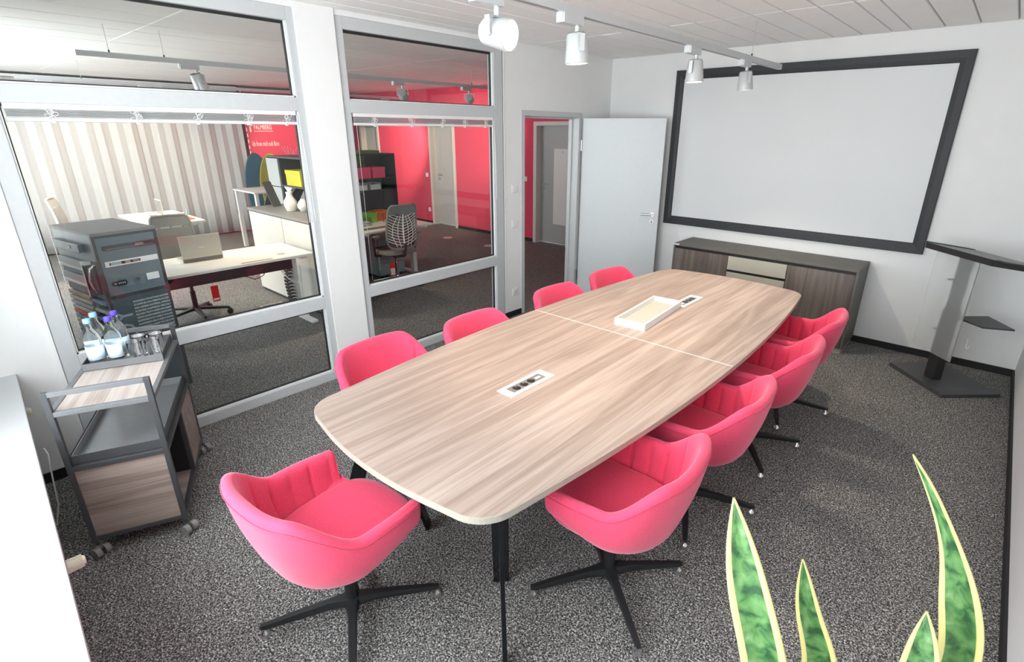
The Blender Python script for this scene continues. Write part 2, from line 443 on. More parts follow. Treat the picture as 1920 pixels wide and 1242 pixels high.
# --- glazed wall on the left (x = 0)
wl = MB(); T0 = -.12
wl.box(T0, 0, YB, -5.355, 0, ZC + .1)
wl.box(T0, 0, -1.81, -1.566, 0, ZC + .1)
wl.box(T0, 0, -5.355, -3.74, 2.64, ZC + .1); wl.box(T0, 0, -3.46, -1.81, 2.64, ZC + .1)
wl.box(T0, 0, -1.566, -.57, 2.09, ZC + .1); wl.box(T0, 0, -.57, 1.53, 0, ZC + .1)
wl.box(T0, 0.012, -3.74, -3.46, 0, ZC + .1)
tag(wl.build('wall_left', 'wall_paint'), 'white wall with glazing and an open doorway', kind='structure')
b1 = MB(); b1.box(0, .012, YB, -5.36, 0, .06); tag(b1.build('baseboard_left', 'black_skirting'), 'black skirting beside the window sill', kind='structure')
b1 = MB(); b1.box(0, .012, -1.81, -1.566, 0, .06); tag(b1.build('baseboard_left', 'black_skirting'), 'black skirting between glazing and doorway', kind='structure')
b1 = MB(); b1.box(0, .012, -.57, -.012, 0, .06); tag(b1.build('baseboard_left', 'black_skirting'), 'black skirting behind the open door', kind='structure')

def glazing(name, y0, y1, i0, i1, label):
    r = struct(name, label, (0, (y0 + y1) / 2, 0)); c = (y0 + y1) / 2
    y0 -= c; y1 -= c; i0 -= c; i1 -= c
    xa, xb = -.085, -.004
    B('jamb', 'frame_grey', xa, xb, y0, i0, 0, 2.64, r, .003); B('jamb', 'frame_grey', xa, xb, i1, y1, 0, 2.64, r, .003)
    B('head', 'frame_grey', xa, xb, i0, i1, 2.56, 2.64, r, .003)
    B('transom', 'frame_grey', xa, xb, i0, i1, 2.018, 2.105, r, .003)
    B('rail', 'frame_grey', xa, xb, i0, i1, .606, .70, r, .003)
    B('bottom_rail', 'frame_grey', xa, xb, i0, i1, 0, .072, r, .003)
    for (a, b) in ((2.105, 2.56), (.70, 2.018), (.072, .606)):
        p = B('pane', 'pane_glass', -.050, -.042, i0 + .004, i1 - .004, a + .004, b - .004, r)
        g = MB(); q = .016
        g.box(-.056, -.036, i0, i0 + q, a, b); g.box(-.056, -.036, i1 - q, i1, a, b); g.box(-.056, -.036, i0, i1, a, a + q); g.box(-.056, -.036, i0, i1, b - q, b)
        g.build('gasket', 'gasket', r)
        s = MB(); q = .009
        s.box(-.036, -.016, i0, i0 + q, a, b); s.box(-.036, -.016, i1 - q, i1, a, b); s.box(-.036, -.016, i0, i1, a, a + q)
        s.build('glazing_bead', 'frame_white', r)
    # slim white reveal strips between frame and plaster
    t = MB(); t.box(-.02, .006, y0 - .014, y0, 0, 2.65); t.box(-.02, .006, y1, y1 + .014, 0, 2.65); t.build('reveal_strip', 'wall_paint', r)
    return r
glazing('window_1', -5.355, -3.74, -5.275, -3.79, 'grey framed glazing behind the drinks trolley')
glazing('window_2', -3.46, -1.81, -3.395, -1.92, 'grey framed glazing between pillar and doorway')

def blind(y0, y1, knots, chain_y, label):
    c = (y0 + y1) / 2; L = (y1 - y0) / 2 - .02
    r = thing('venetian_blind', label, 'blind', (0, c, 1.93), 0, 'raised blinds in the glazed wall')
    B('headrail', 'white_lacquer', -.034, -.006, -L, L, .062, .088, r, .002)
    for k in range(7):
        z = .026 + k * .005
        m = MB(); m.add([(-.034, -L + .005, z), (-.02, -L + .005, z + .003), (-.006, -L + .005, z), (-.034, L - .005, z), (-.02, L - .005, z + .003), (-.006, L - .005, z),
                         (-.034, -L + .005, z - .0014), (-.006, -L + .005, z - .0014), (-.034, L - .005, z - .0014), (-.006, L - .005, z - .0014)],
                        [(0, 1, 4, 3), (1, 2, 5, 4), (6, 8, 9, 7), (0, 3, 8, 6), (2, 7, 9, 5), (0, 6, 7, 2, 1), (3, 4, 5, 9, 8)])
        m.build('slat', 'frame_grey', r)
    MB().cyl((-.018, -L, .012), (-.018, L, .012), .0105, n=12).build('bottom_rail', 'white_lacquer', r, smooth=50)
    for k in knots:
        kk = -L + 2 * L * k
        m = MB(); random.seed(int(k * 1000))
        for q in range(5):
            pts = []
            yy = kk + random.uniform(-.02, .02); z = .022 + q * .009
            for i in range(9):
                t = 2 * PI * i / 8; pts.append((-.004 + .003 * math.sin(t), yy + .014 * math.cos(t) + .006 * q * (k - .5), z + .009 * math.sin(t)))
            m.tube(pts, .0016, 5)
        m.cyl((-.005, kk, .0), (-.005, kk, .066), .0012, n=5); m.box(-.012, -.002, kk - .008, kk + .008, -.004, .003)
        m.build('ladder_cord', 'white_plastic', r)
    cy = chain_y - c; pts = []
    for i in range(24):
        t = i / 23
        if t < .5: pts.append((-.004, cy - .008 - .012 * math.sin(PI * t), .06 - 1.5 * t))
        else: pts.append((-.004, cy + .008 + .018 * math.sin(PI * t), .06 - 1.5 * (1 - t)))
    MB().tube(pts, .0026, 6).build('bead_chain', 'white_plastic', r, smooth=60)
    for zt in (-1.19,):
        MB().cyl((-.030, -L + .03, .06), (-.030, -L + .03, zt), .0015, n=5).build('guide_wire', 'steel', r)
blind(-5.275, -3.79, (.12, .37, .58, .78, .95), -3.80, 'raised venetian blind across the larger left glazing')
blind(-3.395, -1.92, (.12, .36, .58, .76, .93), -1.935, 'raised venetian blind across the glazing beside the doorway')

# --- the open door of the meeting room
d1 = struct('door_1', 'pale grey door standing open beside the screen', (0, -1.068, 0))
def dframe(r, ya, yb, zt, w, mat, xa=-.135, xb=.012):
    B('jamb', mat, xa, xb, ya, ya + w, 0, zt, r, .003); B('jamb', mat, xa, xb, yb - w, yb, 0, zt, r, .003)
    B('head', mat, xa, xb, ya + w, yb - w, zt - w, zt, r, .003)
dframe(d1, -.498, .498, 2.09, .05, 'frame_grey')
MB().box(-.10, -.075, -.448, -.43, 0, 2.04).box(-.10, -.075, .43, .448, 0, 2.04).box(-.10, -.075, -.43, .43, 2.022, 2.04).build('door_stop', 'frame_grey', d1)
leaf = MB(); leaf.box(0, .90, -.02, .02, .012, 2.035)
lf = leaf.build('leaf', 'door_grey', d1, bev=.003); lf.location = (.022, .515, 0); lf.rotation_euler = (0, 0, math.radians(25))
def handle(parent, x, z, side, dirx, mat='steel', name='handle'):
    m = MB()
    m.cyl((x, side * .02, z), (x, side * .028, z), .026, n=20); m.cyl((x, side * .028, z), (x, side * .062, z), .010, n=12)
    m.cyl((x, side * .055, z), (x + dirx * .125, side * .055, z), .0095, n=12)
    m.build(name, mat, parent, smooth=40)
    m = MB(); m.cyl((x, side * .02, z - .085), (x, side * .027, z - .085), .025, n=20); m.build('key_rosette', mat, parent, smooth=40)
    m = MB(); m.cyl((x, side * .0265, z - .08), (x, side * .0285, z - .08), .007, n=10); m.box(x - .003, x + .003, min(side * .0265, side * .0285), max(side * .0265, side * .0285), z - .1, z - .08); m.build('keyhole', 'socket_black', parent)
handle(lf, .83, 1.02, -1, -1)
for z in (.25, 1.75):
    MB().cyl((0.02, .500, z - .06), (0.02, .500, z + .06), .009, n=10).box(.012, .016, .455, .498, z - .07, z + .07).build('hinge', 'steel', d1)

# --- red wall of the open office with three doors
YR = 1.53
rb = MB()
doors = ((-7.97, -7.20), (-5.385, -4.595), (-2.515, -1.72))
xs = -9.2
for a, b in doors:
    rb.box(xs, a, YR, YR + .2, 0, ZC + .1); rb.box(a, b, YR, YR + .2, 2.05, ZC + .1); xs = b
rb.box(xs, 0, YR, YR + .2, 0, ZC + .1)
rbo = rb.build('wall_office_back', 'red_paint'); tag(rbo, 'raspberry red wall of the open office', kind='structure')
sk = MB(); xs = -9.2
for a, b in doors: sk.box(xs, a, YR - .012, YR, 0, .06); xs = b
sk.box(xs, 0, YR - .012, YR, 0, .06); tag(sk.build('baseboard_office', 'black_skirting'), 'dark skirting under the red wall', kind='structure')
labs = ('door in the red wall rising above the dark shelf', 'pale door in the red wall seen through the glazing', 'pale door in the red wall seen through the doorway')
for k, (a, b) in enumerate(doors):
    c = (a + b) / 2; h = (b - a) / 2
    r = struct('door_%d' % (k + 2), labs[k], (c, YR, 0))
    B('jamb', 'off_white', -h - .01, -h + .06, -.02, .16, 0, 2.05, r, .003); B('jamb', 'off_white', h - .06, h + .01, -.02, .16, 0, 2.05, r, .003)
    B('head', 'off_white', -h + .06, h - .06, -.02, .16, 1.985, 2.05, r, .003)
    l2 = B('leaf', 'light_grey', -h + .06, h - .06, .12, .16, .01, 1.985, r)
    handle(l2, -h + .13, 1.03, 1, 1)
    for ch in l2.children: ch.scale = (1, -1, 1); ch.location = (0, .14, 0)
    if k == 2:
        B('notice', 'paper', -.05, h - .08, .113, .119, .35, 1.62, r)
        text('lettering', 'H', .06, 'light_grey', r, (.12, .111, 1.55), (PI / 2, 0, 0))
ew = B('wall_office_side', 'wall_paint', -9.3, -9.0, YB, YR, 0, ZC + .1); tag(ew, 'far white wall of the open office', kind='structure')
def wall_plate(name, label, cat, loc, rz, kind, group):
    # front faces local -Y
    r = thing(name, label, cat, loc, rz, group)
    B('frame', 'white_plastic', -.041, .041, -.009, -.0005, -.041, .041, r, .006)
    if kind == 'switch': B('rocker', 'white_plastic', -.028, .028, -.013, -.009, -.028, .028, r, .003)
    else:
        m = MB(); m.cyl((0, -.009, 0), (0, -.012, 0), .024, n=24); m.build('socket_ring', 'white_plastic', r)
        m = MB(); m.cyl((0, -.0115, 0), (0, -.0125, 0), .019, n=20); m.build('socket_well', 'cream_plastic', r)
        for s in (-1, 1): MB().cyl((s * .0095, -.0125, 0), (s * .0095, -.0135, 0), .003, n=8).build('pin_hole', 'socket_black', r)
    return r
G = 'switches and sockets on the walls'
wall_plate('light_switch', 'upper white light switch left of the doorway', 'switch', (0, -1.665, 1.353), PI / 2, 'switch', G)
wall_plate('light_switch', 'lower white light switch left of the doorway', 'switch', (0, -1.665, 1.0), PI / 2, 'switch', G)
wall_plate('wall_socket', 'white wall socket low beside the doorway', 'socket', (0, -1.665, .271), PI / 2, 'socket', G)
wall_plate('light_switch', 'white switch on red wall seen through the glazing', 'switch', (-5.52, YR, 1.02), 0, 'switch', G)
wall_plate('wall_socket', 'white socket on red wall seen through the glazing', 'socket', (-5.50, YR, .30), 0, 'socket', G)
wall_plate('light_switch', 'white switch on red wall seen through the doorway', 'switch', (-2.72, YR, 1.10), 0, 'switch', G)

# ================================================================== CONFERENCE TABLE
TX, TY, TZ = 2.16, -3.02, .74
def table_outline(r=.15, off=0.0):
    # one quadrant: side x(y), end y(x), joined by a rounded corner
    side = lambda y: .692 - .112 * (y / 1.6) ** 2 - off
    end = lambda x: 1.768 - .065 * (x / .5) ** 2 - off
    y = 1.5
    for _ in range(50): y = end(side(y) - r) - r
    cx = side(y) - r; cy = y
    sl = math.atan2(.112 * 2 * y / 1.6 ** 2, 1)          # tilt of the side normal
    el = PI / 2 - math.atan2(.065 * 2 * cx / .25, 1)
    q = [(side(cy * k / 14), cy * k / 14) for k in range(14)]
    q += [(cx + r * math.cos(sl + (el - sl) * k / 10), cy + r * math.sin(sl + (el - sl) * k / 10)) for k in range(11)]
    q += [(cx * (1 - k / 8), end(cx * (1 - k / 8))) for k in range(1, 9)]
    return q
Q = table_outline()
half = Q + [(-x, y) for x, y in reversed(Q[:-1])]           # far half, y >= 0
tbl = thing('conference_table', 'long boat-shaped meeting table with ash-look top and black legs', 'table', (TX, TY, 0))
def table_half(sgn):
    g = .0016
    poly = [(x, sgn * max(y, g)) for x, y in half]
    if sgn < 0: poly = poly[::-1]
    def inset(p, d): return [(x * (1 - d / .69), y if abs(y) < .01 else y - sgn * d) for x, y in p]
    top = MB().prism(inset(poly, .0022), TZ - .026, TZ).build('tabletop', 'table_wood', tbl)
    n = len(poly); m = MB(); inn = inset(poly, .004)
    vs = [(x, y, z) for z in (TZ - .027, TZ - .0006) for x, y in poly] + [(x, y, z) for z in (TZ - .027, TZ - .0006) for x, y in inn]
    fs = []
    for i in range(n):
        j = (i + 1) % n
        fs += [(i, j, n + j, n + i), (2 * n + j, 2 * n + i, 3 * n + i, 3 * n + j), (n + i, n + j, 3 * n + j, 3 * n + i), (j, i, 2 * n + i, 2 * n + j)]
    m.add(vs, fs).build('edge_band', 'edge_band', top)
    # chamfered dark underside
    MB().prism(inset(poly, .05), TZ - .034, TZ - .0265).build('under_board', 'cabinet_body', tbl)
table_half(1); table_half(-1)
B('joint_strip', 'white_plastic', -.688, .688, -.0022, .0022, TZ - .02, TZ + .0004, tbl)
for sx in (-1, 1):
    for sy in (-1, 1):
        A = (sx * .40, sy * 1.46, .705)
        for f in ((sx * .26, sy * 1.32, 0), (sx * .565, sy * 1.61, 0)):
            d = Vector((f[0] - A[0], f[1] - A[1], 0)).normalized()
            if abs(f[0]) > .4: d = Vector((-d.y, d.x, 0))       # outer blade turned edge-on to the corner
            MB().bar(A, (f[0], f[1], .004), .07, .014, up=d, w2=.07, h2=.018).build('leg', 'gloss_black', tbl, bev=.002)
        MB().box(A[0] - .05, A[0] + .05, A[1] - .05, A[1] + .05, .695, .7065).build('mounting_plate', 'black_metal', tbl)
for sx in (-1, 1): MB().box(sx * .30 - .025, sx * .30 + .025, -1.42, 1.42, .672, .7064).build('frame_beam', 'black_metal', tbl)

def power_box(loc, label, flip):
    r = thing('power_outlet_box', label, 'power outlet', loc, PI if flip else 0, 'power boxes let into the table')
    m = MB(); a, b, c, d = .049, .158, .029, .118
    m.box(-a, -c, -b, b, 0, .0035); m.box(c, a, -b, b, 0, .0035); m.box(-c, c, -b, -d, 0, .0035); m.box(-c, c, d, b, 0, .0035)
    m.build('frame', 'white_plastic', r, bev=.001)
    B('face_plate', 'socket_plate', -c, c, -d, d, 0, .0018, r)
    for k in range(3):
        y = -.072 + k * .052
        s = MB().lathe([(.0205, 0), (.0205, .0030), (.0185, .0030), (.0175, .0022), (0.0001, .0022)], 24, (0, y, 0)).build('socket', 'socket_black', r, smooth=40)
        for q in (-1, 1): MB().box(-.002, .002, y + q * .0172 - .002, y + q * .0172 + .002, .002, .0042).build('earth_clip', 'chrome', s)
    for q in (-1, 1): B('data_port', 'white_plastic', -.008, .008, .082 + q * .0095 - .0075, .082 + q * .0095 + .0075, .0018, .003, r)
power_box((2.172, -3.895, TZ), 'white framed power outlet box in the near half of the table', False)
power_box((2.162, -2.125, TZ), 'white framed power outlet box behind the white tray', True)
tr = thing('serving_tray', 'shallow white rectangular tray on the table', 'tray', (2.112, -2.592, TZ), math.radians(5))
m = MB(); a, b, t, h = .105, .30, .012, .045
m.box(-a, a, -b, b, 0, .008); m.box(-a, -a + t, -b, b, .008, h); m.box(a - t, a, -b, b, .008, h); m.box(-a + t, a - t, -b, -b + t, .008, h); m.box(-a + t, a - t, b - t, b, .008, h)
m.build('rim', 'white_lacquer', tr); B('lining', 'tray_felt', -a + t, a - t, -b + t, b - t, .008, .0105, tr)

# ================================================================== PINK CHAIRS
def chair_shell():
    # U-shaped bucket: front is +Y, rows follow the U from front right round the back to front left
    Wd, YF, BK, YS = .300, .150, .310, -.02
    nT = 260; n1 = 44; pts = []
    for i in range(n1): pts.append((Wd - .016 * ((1 - i / n1) ** 2), YF + (YS - YF) * i / n1))
    nb = nT - 2 * n1
    for i in range(nb + 1):
        th = PI * i / nb; e = 2 / 2.7; c, s_ = math.cos(th), math.sin(th)
        pts.append((math.copysign(abs(c) ** e, c) * Wd, YS - abs(s_) ** e * (BK + YS)))
    for i in range(n1): pts.append((-Wd + .016 * (((i + 1) / n1) ** 2), YS + (YF - YS) * (i + 1) / n1))
    L = [0]
    for a, b in zip(pts, pts[1:]): L.append(L[-1] + math.hypot(a[0] - b[0], a[1] - b[1]))
    tot = L[-1]; nch = 12
    rows = []; rim = []
    for i, (x, y) in enumerate(pts):
        a = pts[max(0, i - 2)]; b = pts[min(len(pts) - 1, i + 2)]
        tx, ty = b[0] - a[0], b[1] - a[1]; l = math.hypot(tx, ty); nx, ny = -ty / l, tx / l
        if nx * -x + ny * (-.02 - y) < 0: nx, ny = -nx, -ny
        u = abs(L[i] / tot - .5) * 2            # 0 at the back, 1 at the arm tips
        bk = 1 - smoothstep(.28, .64, u)
        h = .628 + .150 * bk - .008 * smoothstep(.7, 1, u)
        fr = smoothstep(-.08, YF, y)
        zb = .385 + .098 * fr                   # the underside rises to the front
        cx, cy = 0.0, min(max(y, YS - .05), YF)
        prof = []
        for s, g in ((.05, 0), (.30, .004), (.50, .022), (.64, .060), (.75, .118), (.83, .195), (.89, .29), (.932, .395), (.963, .51), (.984, .63), (.995, .75), (1.0, .86), (1.0, .925)):
            s2 = s + (1 - s) * .72 * fr * smoothstep(.3, .8, s)
            out = .030 * bk * max(0, g - .35) / .6      # the back leans outwards
            prof.append((cx + (x - cx) * s2 - nx * out, cy + (y - cy) * s2 - ny * out, zb + (h - zb) * g))
        ox, oy = prof[-1][0], prof[-1][1]
        def ins(d, z): return (ox + nx * d, oy + ny * d, z)
        prof += [ins(.003, h - .010), ins(.010, h - .0025), ins(.020, h), ins(.031, h - .002), ins(.039, h - .009)]
        ph = (u - .43) / .135; hl = tot / 2; dd = min(abs(u - q_) for q_ in (.43, .565, .70, .835)) * hl
        groove = math.exp(-(dd / .0065) ** 2); pil = abs(math.sin(PI * ph)) ** .6 if u > .43 else .5
        for k, (d, q) in enumerate(((.043, .08), (.045, .22), (.046, .38), (.047, .54), (.050, .70), (.056, .86), (.066, 1.0))):
            z = h - .012 + (.44 - (h - .012)) * q
            amp = (.35, .9, 1, 1, 1, .8, .3)[k]
            px, py, _ = ins(d + .030 * bk * q + .016 * smoothstep(.4, 1, q) + amp * (.006 * (pil - .5) - .009 * groove), z)
            prof.append((px, py, z))
        prof.append((px * .2, py * .2, .44))
        rows.append(prof); rim.append((ox - nx * .0008, oy - ny * .0008, h - .026))
    m = MB(); K = len(rows[0])
    vs = [p for r in rows for p in r]; fs = []
    for i in range(len(rows) - 1):
        for k in range(K - 1):
            fs.append((i * K + k, (i + 1) * K + k, (i + 1) * K + k + 1, i * K + k + 1))
    # padded, slightly domed arm fronts
    for i, sg in ((0, 1), (len(rows) - 1, -1)):
        base = i * K; P = rows[i]
        cxm = sum(p[0] for p in P[6:]) / len(P[6:]); czm = sum(p[2] for p in P[6:]) / len(P[6:])
        k0 = len(vs)
        for p in P: vs.append((p[0] + (cxm - p[0]) * .16, p[1] + .012, p[2] + (czm - p[2]) * .16))
        for k in range(K):
            k2 = (k + 1) % K; f = (base + k, base + k2, k0 + k2, k0 + k); fs.append(f)
        fs.append(tuple(range(k0, k0 + K)))
    m.add(vs, fs)
    return m, rim
def seat_cushion():
    # rounded slab, wider at the front
    m = MB(); ol = []
    for i in range(64):
        t = 2 * PI * i / 64; c, s_ = math.cos(t), math.sin(t)
        e = .62
        ol.append((math.copysign(abs(c) ** e, c) * (.222 + .012 * s_), math.copysign(abs(s_) ** e, s_) * (.235 if s_ > 0 else .235) + .008 + (.012 * (1 - abs(c)) if s_ > 0 else 0)))
    rings = [(.80, .40), (.95, .404), (1.0, .425), (1.0, .452), (.985, .468), (.94, .479), (.80, .487), (.5, .490), (.2, .490)]
    vs = [(x * s_, y * s_ + .0, z + .012 * smoothstep(-.1, .25, y * s_)) for s_, z in rings for x, y in ol]
    n = 64; fs = [(r * n + i, r * n + (i + 1) % n, (r + 1) * n + (i + 1) % n, (r + 1) * n + i) for r in range(len(rings) - 1) for i in range(n)]
    fs += [tuple(range(n - 1, -1, -1)), tuple((len(rings) - 1) * n + i for i in range(n))]
    return m.add(vs, fs)
sh, rimpts = chair_shell()
ME_SHELL = sh.mesh('shell', 'pink_felt', 55)
ME_PIPE = MB().tube(rimpts, .0022, 6).mesh('piping', 'pink_piping', 80)
ME_SEAT = seat_cushion().mesh('seat', 'pink_felt', 60)
m = MB(); m.cyl((0, 0, .10), (0, 0, .30), .025, n=20).cyl((0, 0, .30), (0, 0, .385), .021, n=20); ME_POST = m.mesh('post', 'black_metal', 40)
m = MB()
for s in (-1, 1): m.box(s * .07 - .015, s * .07 + .015, -.10, .10, .372, .394)
m.box(-.08, .08, -.03, .03, .366, .390); ME_PLATE = m.mesh('seat_plate', 'black_metal')
# one arm of the four-star foot, along +X, with a flared root
def star_leg():
    m = MB(); secs = ((.012, .034, .070, .112), (.05, .026, .072, .110), (.09, .0185, .070, .105), (.20, .0165, .058, .088), (.33, .0135, .042, .064), (.352, .010, .043, .060))
    vs = []
    for x, w, z0, z1 in secs:
        vs += [(x, -w * .75, z0), (x, w * .75, z0), (x, w, z0 + (z1 - z0) * .45), (x, w * .72, z1), (x, -w * .72, z1), (x, -w, z0 + (z1 - z0) * .45)]
    n = 6; fs = [(i * n + k, i * n + (k + 1) % n, (i + 1) * n + (k + 1) % n, (i + 1) * n + k) for i in range(len(secs) - 1) for k in range(n)]
    fs += [tuple(reversed(range(n))), tuple((len(secs) - 1) * n + k for k in range(n))]
    return m.add(vs, fs)
ME_LEG = star_leg().mesh('leg', 'black_metal', 35)
ME_GLIDE = MB().lathe([(.006, .05), (.008, .034), (.016, .026), (.0195, .014), (.021, .006), (.020, 0)], 20, (.340, 0, 0)).mesh('glide', 'chrome', 45)
def pink_chair(loc, facing, base, label):
    r = thing('conference_chair', label, 'chair', loc, math.radians(facing - 90), 'pink felt chairs round the table')
    def ch(n, me, p=r):
        o = bpy.data.objects.new(n, me); COL.objects.link(o); o.parent = p; return o
    s = ch('shell', ME_SHELL); ch('piping', ME_PIPE, s); ch('seat', ME_SEAT); ch('post', ME_POST); ch('seat_plate', ME_PLATE)
    for k in range(4):
        l = ch('leg', ME_LEG); l.rotation_euler = (0, 0, math.radians(base - facing + 90 + 90 * k)); ch('glide', ME_GLIDE, l)
    return r
pink_chair((2.088, -4.872, 0), 95, 58.5, 'pink felt chair pulled out at the near end of the table')
pink_chair((2.787, -4.035, 0), 186, 52.8, 'pink felt chair nearest on the right side of the table')
pink_chair((2.794, -3.30, 0), 185, 26, 'second pink felt chair on the right side, counted from the plant')
pink_chair((2.82, -2.53, 0), 184, 37.6, 'third pink felt chair on the right side, counted from the plant')
pink_chair((2.80, -1.87, 0), 184, 21, 'pink felt chair on the right side closest to the sideboard')
pink_chair((1.49, -4.13, 0), 2, 203, 'pink felt chair in front of the white pillar')
pink_chair((1.575, -3.46, 0), 0, 40, 'pink felt chair in front of the second glazing')
pink_chair((1.565, -2.60, 0), -2, 30, 'pink felt chair in front of the open doorway')
pink_chair((1.575, -1.90, 0), -6, 50, 'pink felt chair in front of the open door leaf')

# ================================================================== PROJECTION SCREEN
ps = thing('projection_screen', 'large white projection screen in a wide black frame', 'screen', (2.066, 0, .911))
W2, H2, fw, dp = 1.238, 1.592, .09, .038
B('screen_surface', 'projection_white', -W2 + fw - .01, W2 - fw + .01, -.016, -.001, fw - .01, H2 - fw + .01, ps)
def mitre(p):   # frame member profile swept as a mitred bar; p = list of outer/inner corner pairs
    (ax, az), (bx, bz), (cx, cz), (dx, dz) = p
    m = MB()
    lerp = lambda t: [(ax + (dx - ax) * t, az + (dz - az) * t), (bx + (cx - bx) * t, bz + (cz - bz) * t)]
    ys = [(0, -.001), (0, -dp * .75), (.06, -dp), (.60, -dp * .92), (.94, -dp * .7), (1, -dp * .55), (1, -.001)]
    vs = []
    for t, y in ys:
        for q in lerp(t): vs.append((q[0], y, q[1]))
    n = len(ys); fs = [(2 * i, 2 * i + 1, 2 * ((i + 1) % n) + 1, 2 * ((i + 1) % n)) for i in range(n)]
    fs += [tuple(2 * i for i in range(n)), tuple(2 * i + 1 for i in reversed(range(n)))]
    return m.add(vs, fs)
o_ = [(-W2, 0), (W2, 0), (W2, H2), (-W2, H2)]; i_ = [(-W2 + fw, fw), (W2 - fw, fw), (W2 - fw, H2 - fw), (-W2 + fw, H2 - fw)]
for k in range(4):
    j = (k + 1) % 4
    mitre([o_[k], o_[j], i_[j], i_[k]]).build('frame_bar', 'screen_frame', ps)

# ================================================================== SIDEBOARD BELOW THE SCREEN
sb = thing('sideboard', 'low grey-brown wooden sideboard under the projection screen', 'sideboard', (2.068, -.234, 0))
Lx, Dy, Hz = .868, .222, .79
B('plinth', 'taupe', -Lx + .01, Lx - .01, -Dy + .015, Dy - .01, 0, .045, sb)
B('body', 'cabinet_body', -Lx + .02, Lx - .02, -Dy + .022, Dy, .045, Hz - .024, sb)
B('side_panel', 'cabinet_body', -Lx, -Lx + .02, -Dy, Dy, .045, Hz - .024, sb); B('side_panel', 'cabinet_body', Lx - .02, Lx, -Dy, Dy, .045, Hz - .024, sb)
B('top', 'cabinet_body', -Lx, Lx, -Dy, Dy, Hz - .024, Hz, sb, .002)
B('grip_channel', 'socket_black', -Lx + .02, Lx - .02, -Dy + .012, -Dy + .0225, Hz - .052, Hz - .024, sb)
for x0, x1 in ((-Lx + .022, -.278), (.290, Lx - .022)):
    B('door', 'cabinet_wood', x0, x1, -Dy + .002, -Dy + .0218, .05, Hz - .052, sb, .001)
zz = [.05, .32, .603, Hz - .052]
for k in range(3):
    d = B('drawer', 'taupe', -.272, .284, -Dy + .002, -Dy + .0218, zz[k], zz[k + 1] - (.026 if k < 2 else 0), sb, .001)
    if k < 2: B('grip_channel', 'socket_black', -.272, .284, -Dy + .014, -Dy + .0221, zz[k + 1] - .026, zz[k + 1], d)
B('corner_tag', 'print_white', -Lx + .002, -Lx + .06, -Dy - .0008, -Dy, Hz - .016, Hz - .004, sb)

# ================================================================== LECTERN
le = thing('lectern', 'slim dark lectern with frosted front panel in the corner', 'lectern', (3.68, -.49, 0), math.radians(-47))
m = MB(); a, b = .30, .235
vs = [(-a, -b, 0), (a, -b, 0), (a, b, 0), (-a, b, 0), (-a + .006, -b + .006, .030), (a - .075, -b + .006, .030), (a - .075, b - .006, .030), (-a + .006, b - .006, .030), (a - .006, -b + .006, .024), (a - .006, b - .006, .024)]
m.add(vs, [(3, 2, 1, 0), (4, 5, 6, 7), (5, 8, 9, 6), (0, 1, 8, 5, 4), (1, 2, 9, 8), (2, 3, 7, 6, 9), (3, 0, 4, 7)])
m.build('base_plate', 'graphite', le)
B('post', 'acrylic_dark', -.045, .045, -.12, -.045, .03, .62, le, .002); B('upper_post', 'graphite', -.037, .037, -.112, -.053, .62, 1.045, le, .002)
fp = B('front_panel', 'frosted', -.19, .21, -.175, -.166, .26, 1.065, le)
for x in (-.02, .03):
    for z in (.45, .85): MB().cyl((x, -.166, z), (x, -.118, z), .008, n=10).build('spacer', 'steel', le)
m = MB(); t0, t1 = -.27, .20
def top_board(x0, x1, y0, y1, th):
    z = lambda y: 1.085 - .16 * (y - y0)
    m = MB(); m.add([(x0, y0, z(y0) - th), (x1, y0, z(y0) - th), (x1, y1, z(y1) - th), (x0, y1, z(y1) - th), (x0, y0, z(y0)), (x1, y0, z(y0)), (x1, y1, z(y1)), (x0, y1, z(y1))],
                    [(3, 2, 1, 0), (4, 5, 6, 7), (0, 1, 5, 4), (1, 2, 6, 5), (2, 3, 7, 6), (3, 0, 4, 7)]); return m
top_board(-.29, .33, -.20, .24, .045).build('reading_desk', 'acrylic_dark', le)
top_board(-.36, -.29, -.17, .22, .008).build('side_wing', 'graphite', le); top_board(.33, .40, -.17, .22, .008).build('side_wing', 'graphite', le)
m = MB(); m.add([(.0, -.05, .545), (.24, -.03, .545), (.30, .16, .545), (0, .22, .545), (.0, -.05, .557), (.24, -.03, .557), (.30, .16, .557), (0, .22, .557)],
                [(3, 2, 1, 0), (4, 5, 6, 7), (0, 1, 5, 4), (1, 2, 6, 5), (2, 3, 7, 6), (3, 0, 4, 7)]); m.build('shelf', 'graphite', le)
MB().tube([(.10, .02, .40), (.10, .02, .35), (.105, .02, .335), (.12, .02, .33), (.132, .02, .34), (.134, .02, .36)], .004, 8).build('cable_hook', 'white_plastic', le)

# ================================================================== TRACK LIGHTING
def ceiling_track(name, label, x, y0, y1, z, wires, group):
    c = (y0 + y1) / 2; L = (y1 - y0) / 2
    r = thing(name, label, 'light track', (x, c, z), 0, group)
    m = MB(); m.box(-.018, .018, -L, L, .006, .036); m.box(-.018, -.008, -L, L, -.002, .006); m.box(.008, .018, -L, L, -.002, .006); m.build('rail', 'silver_lamp', r)
    B('conductor_slot', 'socket_black', -.008, .008, -L + .002, L - .002, .0055, .0062, r)
    B('end_cap', 'silver_lamp', -.0185, .0185, L, L + .008, -.003, .037, r); B('end_cap', 'silver_lamp', -.0185, .0185, -L - .008, -L, -.003, .037, r)
    for wy in wires:
        MB().cyl((0, wy - c, .036), (0, wy - c, ZC - z), .0017, n=6).build('suspension_wire', 'steel', r)
        MB().cyl((0, wy - c, .036), (0, wy - c, .055), .006, n=8).build('wire_clamp', 'socket_black', r)
    return r
